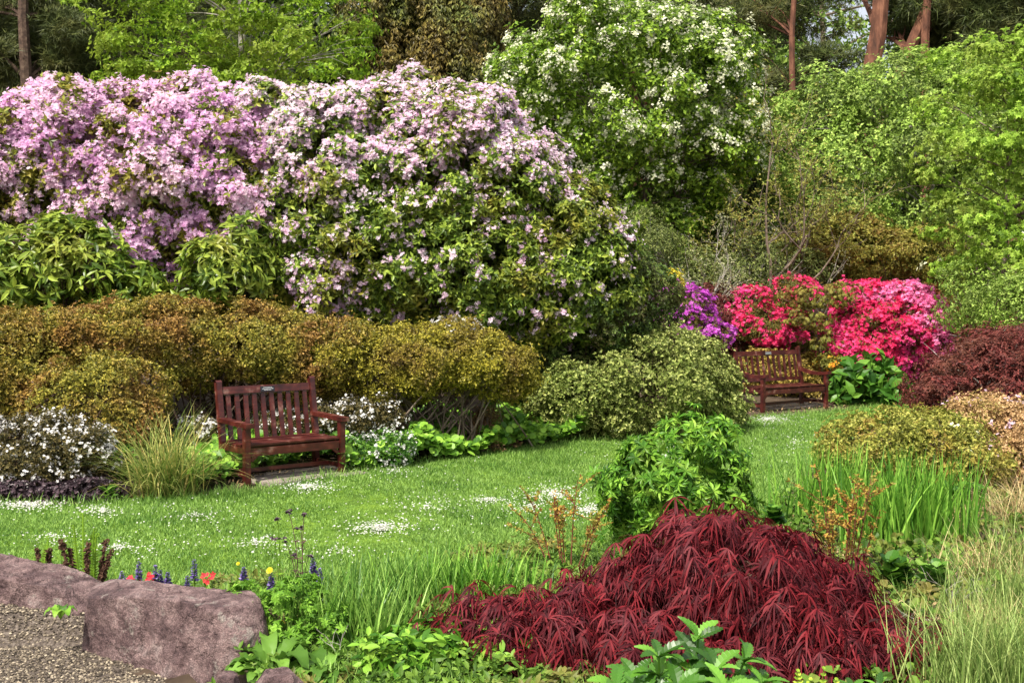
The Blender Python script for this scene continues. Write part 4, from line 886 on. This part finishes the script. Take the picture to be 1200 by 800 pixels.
tuft('grass_clump', 'upright green grass clump left of the red maple, largest', 545, 710, 0, 480, .42, .014, IRIS, .20, (.0,.35), (.1,.9), 5)
tuft('grass_clump', 'blue-green grass clump between the two front clumps', 470, 715, 0, 420, .40, .013, IRB, .18, (.0,.35), (.1,.7), 5)
tuft('grass_clump', 'thin blue-green grass clump just right of the purple flowers', 355, 705, 0, 260, .32, .010, IRB, .15, (.0,.4), (.1,.8), 5)
tuft('grass_clump', 'tuft of longer grass against the front leg of the left bench', 268, 582, 0, 260, .16, .007, GRASS, .12, (.0,.5), (.2,.9), 4)
tuft('grass_clump', 'grass tuft on the lawn corner right of the far bench', 1045, 488, 0, 260, .30, .009, IRIS, .30, (.0,.35), (.1,.7), 4)
tuft('grass_clump', 'small dark grass tuft alone in the middle of the lawn', 258, 612, 0, 160, .09, .006, GRASS, .09, (.0,.6), (.2,.9), 3)
# right-hand ornamental grasses
BLUEG = leafmat('blue_grass_blades', [(.09,.18,.04),(.18,.29,.08),(.32,.42,.17)], [(.30,.28,.11),(.44,.38,.20),(.22,.28,.10)], 2, (.5,.62), transl=.35)
TAN = leafmat('dry_grass_blades', [(.22,.15,.08),(.38,.29,.16),(.58,.47,.30)], transl=.3)
k = 0
for (px, py, n, L, lab) in [(1172,805,650,.50,'fine blue-green grass clump at the bottom right corner'),(1200,830,650,.55,'blue-green grass clump cut off by the bottom right corner'),(1185,740,380,.50,'pale blue-green grass clump halfway up the right edge'),(1220,690,300,.55,'upper pale grass clump at the right edge')]:
    tuft('ornamental_grass', lab, px, py, 0, int(n*1.3), L, .007, BLUEG, .2, (.0,.4), (.1,.9), 6)
for (px, py, n, L, lab) in [(1165,690,420,.48,'straw-coloured dry grass clump behind the blue-green clumps'),(1205,620,520,.62,'tall straw-coloured grass clump at the right edge below the pinkish shrub'),(1160,745,260,.34,'flattened straw-coloured grass beside the red maple'),(1160,770,160,.4,'dry straw blades caught amid the corner grasses')]:
    tuft('dry_grass', lab, px, py, 0, n, L, .005, TAN, .2, (.1,.9), (.2,1.4), 6)
for (px, py, lab) in [(1085,700,'leafy green plant in the litter right of the red maple'),(1050,690,'round-leaved weed near the barberry foot'),(905,625,'blue-green broad-leaved plant behind the red maple top'),(1130,600,'green bramble leaves beside the iris clump')]:
    c = G(px, py); sprout('leafy_plant', lab, px, py, .2, .1, 4, 4, ROUND(.42,7), 'plant', BROAD)

# ------------------------------------------------------------------ laceleaf maple
def lace_maple():
    MR = leafmat('laceleaf_red', [(.03,.003,.006),(.085,.006,.012),(.15,.013,.022)], [(.05,.010,.018),(.10,.020,.035),(.13,.032,.045)], 5, (.45,.65), transl=.3, rough=.6, spec=.15)
    Yc = 6.2
    blobs = [b(855,668,6.3,66,50,.45), b(900,704,6.25,92,52,.5), b(795,708,6.2,76,46,.45), b(705,730,6.2,86,34,.36), b(615,738,6.1,60,28,.3), b(565,738,6.1,32,28,.22), b(985,735,6.2,46,46,.4), b(945,772,6,110,68,.5), b(1040,790,6,68,60,.4), b(1078,806,5.9,50,52,.3), b(805,762,6,105,58,.5), b(600,812,5.8,70,30,.3), b(552,826,5.8,36,22,.2), b(870,830,5.8,140,70,.5), b(715,835,5.8,80,40,.3)]
    root = np.array([P(850,800,6.3)[0], 6.25, 0.]); root[2] = float(ground(root[0], root[1]))
    e = empty('laceleaf_maple', root, 'weeping burgundy laceleaf maple in the foreground', 'maple')
    C, Nn, Rr = subblobs(blobs, .19, rough=.2)
    # tiers: each sub-blob is an arching shoot tip with leaves hanging down-slope
    pts, nn = surf_points(C, Nn, Rr, 4600, .8, .8, .45, (.3, 1.2))
    g = Geo(); K = len(pts); N2 = nrm(nn+np.array([0,-.1,.2])+rng.normal(0, .4, nn.shape))
    down = np.array([0,0,-1.])+nn*.9*np.array([1,1,0])+rng.normal(0, .75, (K, 3)); down -= N2*np.sum(down*N2, 1, keepdims=True); down = nrm(down)
    side = np.cross(N2, down); nl = 7; S = rng.uniform(.08, .165, K); segs = 4
    t = np.linspace(0, 1, segs+1)
    for q in range(nl):
        a = R(-82+164*q/(nl-1))+rng.normal(0, .16, K); L = S*(1-.35*abs(q-3)/3)
        d = np.cos(a)[:,None]*down+np.sin(a)[:,None]*side
        wd = .0046*(1+.2*rng.normal(0, 1, K))
        Cc = pts[:,None,:]+L[:,None,None]*(t[None,:,None]*d[:,None,:]) ; Cc[:,:,2] -= (t[None,:]**2)*L[:,None]*.6
        w_ = nrm(np.cross(N2, d)); prof = np.array([.35,.9,1.0,.65,0])
        A = Cc-w_[:,None,:]*(wd[:,None]*prof[None,:])[:,:,None]; B = Cc+w_[:,None,:]*(wd[:,None]*prof[None,:])[:,:,None]
        A[:,:,2] += .002; V = np.stack([A, B], 2).reshape(K, -1, 3); T = []
        for i in range(segs): a_ = 2*i; T += [(a_,a_+1,a_+3),(a_,a_+3,a_+2)]
        T = np.array(T)[None]+(np.arange(K)*2*(segs+1))[:,None,None]; g.add(V.reshape(-1, 3), T.reshape(-1, 3))
    g.build('leaves', MR, e, root)
    sg = Geo(); tube(sg, [root, root+np.array([.03,0,.25]), root+np.array([-.05,.02,.45])], [.05,.04,.03], 8)
    top = root+np.array([-.03,0,.42])
    for k in rng.permutation(len(C))[:130]:
        c = C[k]-Nn[k]*.03; pth = curve(top+rng.normal(0, .05, 3), c-np.array([0,0,.05]), -.02, 7); tube(sg, pth, np.linspace(.012, .003, 7), 5)
    sg.build('trunk', DARKTWIG, e, root)
lace_maple()

# ------------------------------------------------------------------ foreground leafy plants
FGL = leafmat('foreground_leaves', [(.03,.10,.012),(.06,.18,.02),(.11,.26,.035)], transl=.3, rough=.35, spec=.4)
def leafy(label, stems, Y, leafL=.12, tl=None, mat=FGL, name='leafy_plant', m=4, nodes=5, cat='plant', droop=.1):
    c0 = P(stems[0][0], 900, Y); c0[2] = float(ground(c0[0], c0[1])); e = empty(name, c0, label, cat); sg = Geo(); g = Geo()
    for (px, py, Ys) in stems:
        top = P(px, py, Ys); base = np.array([top[0]*.5+c0[0]*.5, Ys+.02, float(ground(top[0], Ys))]); pth = curve(base, top, .03, 8); tube(sg, pth, np.linspace(.006, .004, 8), 6)
        d = nrm(pth[-1]-pth[-2]); hh = np.linspace(.45, 1, nodes)
        for j, h in enumerate(hh):
            p = base*(1-h)+top*h if h < 1 else top; i = min(6.99, h*7); k = int(i); p = pth[k]*(1-i+k)+pth[k+1]*(i-k)
            s = leafL*(1.1-.45*(h-.45)/.55)
            scatter(g, p[None], (d+np.array([0,-.15,.1]))[None], tl or SERR(7,.19), m if j < nodes-1 else m+1, .45+.35*(j/(nodes-1)), s, .2, .2, droop)
    sg.build('stem', mat, e, c0); g.build('leaves', mat, e, c0); return e
leafy('serrated-leaved bright green plant in front of the red maple', [(745,795,3.9),(772,770,3.8),(818,748,3.9),(838,785,3.75),(872,775,3.85),(795,805,3.7),(893,800,3.8),(722,805,3.8),(850,810,3.6),(812,790,3.8),(760,820,3.7),(875,815,3.7)], 3.85, .15, SERR(7,.24), m=5, nodes=6)
leafy('few green leaf tips at the bottom edge right of the fern', [(1000,808,3.8),(1030,806,3.85)], 3.8, .09)
# ferns
FERN = leafmat('fern_fronds', [(.20,.36,.03),(.34,.52,.06),(.46,.60,.10)], transl=.4)
def frond(g, sg, a, c, n=18, W=.06, sag=.2):
    pth = curve(a, c, sag, n); tube(sg, pth, np.linspace(.003, .001, n), 4); d = nrm(np.gradient(pth, axis=0))
    for s in (-1, 1):
        sd = nrm(np.cross(d, np.array([0,-.6,1.])))*s
        for i in range(3, n):
            L = W*math.sin(math.pi*(i/n)**.8*.95+.1)
            for q in range(1):
                p = pth[i]; ax = nrm(sd[i]+d[i]*.35)*L; u = nrm(np.cross(ax, [0,-.5,1.]))*.006
                g.add([p-u, p+ax*.5-u*1.3, p+ax, p+ax*.5+u*1.3, p+u], [(0,1,4),(1,3,4),(1,2,3)])
c = P(950,860,3.9); e = empty('fern', c*np.array([1,1,0]), 'yellow-green fern fronds at the bottom edge below the red maple', 'fern'); g = Geo(); sg = Geo(); c0 = c*np.array([1,1,0])
for (px, py) in ((935,785),(965,782),(980,795),(915,800),(950,795)): frond(g, sg, c0, P(px, py, 3.8), 24, .045, .15)
sg.build('stalks', FERN, e, c0); g.build('fronds', FERN, e, c0)
# unfurling shuttlecock fern with brown croziers, behind left boulder
CROZ = solid('brown_crozier', [(.05,.025,.015),(.12,.06,.035)], 20, .9, .8, 60)
SHOOT = leafmat('fern_shoot', [(.09,.20,.02),(.16,.30,.03)], transl=.3)
def shuttle(label, px, py, Y, hts):
    c = P(px, py, Y); c[2] = float(ground(c[0], c[1])); e = empty('fern', c, label, 'fern'); g = Geo(); sg = Geo(); bg_ = Geo()
    for (dx, hh, brown) in hts:
        a = c+np.array([dx*Y/F*.5, rng.normal(0, .03), 0]); top = c+np.array([dx*Y/F, rng.normal(0, .04), hh*Y/F]); L = np.linalg.norm(top-a)
        pts = [a, a*.5+top*.5, top]; tt = np.linspace(0, 5.2, 12); rr = .017*(1-tt/7)
        curl = [top+np.array([rr[i]*(1-math.cos(tt[i]))*(1 if dx > 0 else -1), 0, rr[i]*math.sin(tt[i])]) for i in range(12)]
        tgt = bg_ if brown else sg
        tube(tgt, np.array(pts[:-1]+curl), np.linspace(.009 if brown else .006, .004, 2+12), 6)
        if brown:
            pp = a[None]+(top-a)[None]*rng.uniform(.2, 1, 90)[:,None]; scatter(bg_, pp, rng.normal(0, 1, pp.shape), DIA(.25), 2, .2, .028, .3, .5)
        else:
            for s in (-1, 1):
                for i in np.linspace(.25, .95, 16):
                    p = a*(1-i)+top*i; ax = np.array([s*.028*math.sin(i*2.6+.3), -.01, .012]); u = np.array([0,0,.005]); g.add([p-u, p+ax*.6-u, p+ax, p+ax*.6+u, p+u], [(0,1,4),(1,3,4),(1,2,3)])
    sg.build('stalks', SHOOT, e, c); g.build('fronds', SHOOT, e, c); bg_.build('croziers', CROZ, e, c)
shuttle('unfurling fern with dark brown curled shoots behind the two boulders', 100, 690, 7.4, [(-26,62,1),(-18,50,1),(-10,80,0),(-2,92,0),(4,66,0),(10,74,0),(16,70,0),(22,60,1),(28,48,1),(30,38,1),(-22,46,0),(8,60,1)])
shuttle('smaller unfurling fern behind the long left boulder', 50, 675, 7.7, [(-8,35,1),(4,48,0),(10,38,1),(-14,26,0),(0,30,1)])
# blue bugle spikes and red primulas
BLUE = leafmat('blue_petals', [(.05,.04,.18),(.12,.09,.34),(.22,.17,.48)], transl=.2)
REDP = leafmat('red_primula_petals', [(.50,.02,.04),(.68,.04,.06)], transl=.2)
def bugle(px, py, Y, h, label):
    c = P(px, py, Y); bz = float(ground(c[0], c[1])); base = np.array([c[0], c[1], bz]); e = empty('bugle_flower', base, label, 'flower', 'blue bugle flower spikes behind the boulders')
    top = c+np.array([0,0,h*1.15]); sg = Geo(); tube(sg, [base, c, top], [.004,.004,.003], 5); g = Geo(); hh = np.linspace(0, 1, 11)
    scatter(g, c[None]+(top-c)[None]*hh[:,None], np.tile([0,0,1.], (11, 1)), DIA(.35), 8, .25, np.linspace(.034, .014, 11), .2, .3); sg.build('stem', SHOOT, e, base); g.build('petals', BLUE, e, base)
lab = 'blue-purple bugle spike '
for (px, py, h, t) in [(143,688,.085,'leftmost, above the big boulder'),(163,680,.10,'tall, between the first red primulas'),(150,690,.06,'shortest, left end of the row'),(182,682,.09,'next to the rightmost of the two joined red primulas'),(188,686,.08,'half hidden, middle of the row'),(197,686,.07,'right of the row, by the broad leaf'),(228,680,.11,'tallest, just left of the single red primula'),(220,695,.09,'low, before the single red primula'),(286,680,.07,'behind the boulder end, left of the dandelion'),(318,690,.08,'below the yellow dandelion'),(367,672,.08,'beside the dark columbine stems'),(375,684,.08,'rightmost of the row, near the grass clump'),(427,786,.05,'at the bottom amid the weeds')]:
    bugle(px, py, 6.9 if py < 700 else 5.9, h, lab+t)
def primula(px, py, Y, label):
    c = P(px, py, Y); bz = float(ground(c[0], c[1])); base = np.array([c[0], c[1], bz]); e = empty('primula', base, label, 'flower', 'red primulas behind the boulders')
    sg = Geo(); tube(sg, [base, c], [.003,.002], 5); g = Geo(); pp = c[None]+rng.normal(0, .016, (9, 3)); scatter(g, pp, np.tile([0,-.7,.7], (9, 1))+rng.normal(0, .3, (9, 3)), FLOWER(5,.15,.55), 1, 0, .018, .2, .2)
    sg.build('stem', SHOOT, e, base); g.build('petals', REDP, e, base)
for (px, py, t) in [(154,680,'red primula left of the tall bugle spike'),(164,685,'red primula at the base of the tall bugle spike'),(176,676,'red primula right of the tall bugle spike'),(242,677,'single red primula right of the tallest bugle spike')]: primula(px, py, 6.85, t)
DAN = leafmat('dandelion_petals', [(.75,.60,.03),(.85,.72,.06)], transl=.1)
def dandelion(px, py, Y, s, label):
    c = P(px, py, Y); bz = float(ground(c[0], c[1])); base = np.array([c[0], c[1], bz]); e = empty('dandelion', base, label, 'flower', 'yellow dandelions'); sg = Geo(); tube(sg, [base, c], [.003,.002], 5); g = Geo()
    for k in range(3): scatter(g, (c+np.array([0,-.001*k,.002*k]))[None], np.array([[0,-.8,.6]]), FLOWER(14,.1+.2*k,.22), 1, 0, s*(1-.25*k), 0, .1)
    sg.build('stem', SHOOT, e, base); g.build('petals', DAN, e, base)
dandelion(316,668,6.9,.024,'yellow dandelion, largest, behind the big boulder'); dandelion(279,660,7.3,.014,'small yellow dandelion left of the largest one'); dandelion(344,697,6.7,.014,'small yellow dandelion below right of the largest one'); dandelion(332,728,6.4,.012,'tiny yellow dandelion above the broad leaves')
# broad leaves behind the boulder, weed growing in the joint
def dockleaves(name, label, c, dirs, mat, w=.16, cat='plant', up=.5):
    c = np.array(c, float); c[2] = float(ground(c[0], c[1])); e = empty(name, c, label, cat); g = Geo()
    for (az, L, lift) in dirs:
        n = 14; t = np.linspace(0, 1, n); d = np.array([math.cos(az), math.sin(az), 0]); s = np.array([-math.sin(az), math.cos(az), 0])
        cx = c[None]+d[None]*(L*t*(.75))[:,None]; cx[:,2] += L*lift*np.sin(t*2.5)*.8
        prof = np.clip(np.sin(math.pi*np.clip(t*.98+.01, 0, 1))**.8*(.55+.45*t), 0.02, None)*w*L*1.3*rng.uniform(.8, 1.2)
        rows = []
        for k, sg_ in enumerate((-1, -.5, 0, .5, 1)):
            off = s[None]*(prof*sg_)[:,None]; z = np.abs(sg_)*prof*.45+ (np.sin(t*26+k*1.7+az)*.011*abs(sg_)*(L/.3))
            q = cx+off; q[:,2] += z; rows.append(q)
        V = np.stack(rows, 1).reshape(-1, 3); T = []
        for i in range(n-1):
            for k in range(4): a_ = i*5+k; T += [(a_,a_+1,a_+6),(a_,a_+6,a_+5)]
        g.add(V, T)
    o = g.build('leaves', mat, e, c, smooth=True); return e
c = P(318, 790, 5.75); 
dockleaves('broad_leaved_plant', 'broad wavy pale green leaves in front of the big boulder end', c, [(R(rng.uniform(0,360)), rng.uniform(.2,.36), rng.uniform(.1,.55)) for _ in range(30)], leafmat('dock_leaves', [(.06,.16,.02),(.13,.26,.05)], transl=.3, rough=.4), .16)
c = P(382, 800, 5.7)
dockleaves('broad_leaved_plant', 'second rosette of broad pale leaves at the bottom right of the boulder', c, [(R(rng.uniform(0,360)), rng.uniform(.18,.3), rng.uniform(.1,.5)) for _ in range(24)], bpy.data.materials['dock_leaves'], .16)
c = P(200, 700, 6.75); dockleaves('primula_plant', 'broad crinkled green leaves just above the big boulder', c, [(R(a), L, u) for a, L, u in [(0,.2,.6),(40,.18,.7),(160,.16,.6),(200,.15,.5),(-40,.16,.5),(100,.15,.8)]], HEART, .24)
c = P(85, 735, 6.62); c2 = c.copy()
e = dockleaves('weed', 'small green leaf rosette in the joint between the two large boulders', c, [(R(a), .12, .6) for a in (-150,-90,-40,20,100,160)], HEART, .24); e.location.z = float(P(85,722,6.5)[2]); e.location.y = 6.45
# columbine with dark nodding seed heads
def columbine(label, px, Y, stems, col):
    c = P(px, 700, Y); c[2] = float(ground(c[0], c[1])); e = empty('columbine', c, label, 'flower'); sg = Geo(); hg = Geo()
    for (x_, y_) in stems:
        top = P(x_, y_, Y); pth = curve(c+np.array([rng.normal(0, .02), 0, 0]), top, .0, 7); tube(sg, pth, np.linspace(.0035, .002, 7), 5)
        for k in range(3):
            h = top+np.array([rng.normal(0, .012), 0, rng.normal(0, .008)]); hg = Geo(); scatter(hg, h[None], np.array([[0,-.3,-1.]]), DIA(.4), 5, .8, .026, .2, .3); hg.build('flower_head', AJ, e, c)
        for k in (2, 3, 4): scatter(hg if False else sg, pth[k][None], np.array([[0,0,1.]]), LANCE(.2), 3, .4, .035, .2, .3)
    sg.build('stems', bpy.data.materials[col], e, c)
columbine('dark-stemmed columbine with drooping purple heads behind the grass clumps', 352, 6.9, [(338,598),(352,615),(332,630),(345,648),(362,650),(356,600)], 'dark_twig')
columbine('pale-stemmed seed spike left of the dark columbine', 328, 7.0, [(325,605),(322,630)], 'fern_shoot')
# buttery mound of small leaves below the dandelion
plant('geranium_plant', 'bright green small-leaved mound right of the big boulder', 'plant', [b(335,720,6.3,55,28,.25), b(380,745,6.2,50,26,.22), b(300,715,6.4,30,20,.2)], SPR, PALM(5,120,.3,.2), .035, 2, .3, cover=1.5, sp=.12, inner=.4, stems=30, stem_r=.004)
plant('leafy_plant', 'low green leafy weeds at the left foot of the red maple', 'plant', [b(500,775,5.9,60,24,.25), b(560,760,6.0,45,22,.22), b(450,790,5.8,50,22,.2)], MONK, LANCE(.22), .07, 3, .4, cover=1., sp=.13, inner=.3, stems=20, stem_r=.004)
# dead twigs
sparse('twigs', 'dry pale twigs lying by the grass clump at the lower left', 430, 5.95, [(1,-.1,.15),(.8,-.2,.3),(-.6,-.2,.2),(1,.2,.1)], .16, .004, 2, None, GREYBARK, .02, 1, 'twigs', gr=0)
sparse('twigs', 'dry tangled straw stems on the bank right of the red maple', 1105, 6.6, [(1,-.1,.4),(-.5,-.2,.6),(.3,-.2,.9),(1,.2,.2),(-1,.2,.3)], .2, .004, 3, None, bpy.data.materials['grey_bark'], .02, 1, 'twigs', gr=0)
print('TRIS', sum(STAT.values()), sorted(((v, k) for k, v in STAT.items()), reverse=True)[:14])
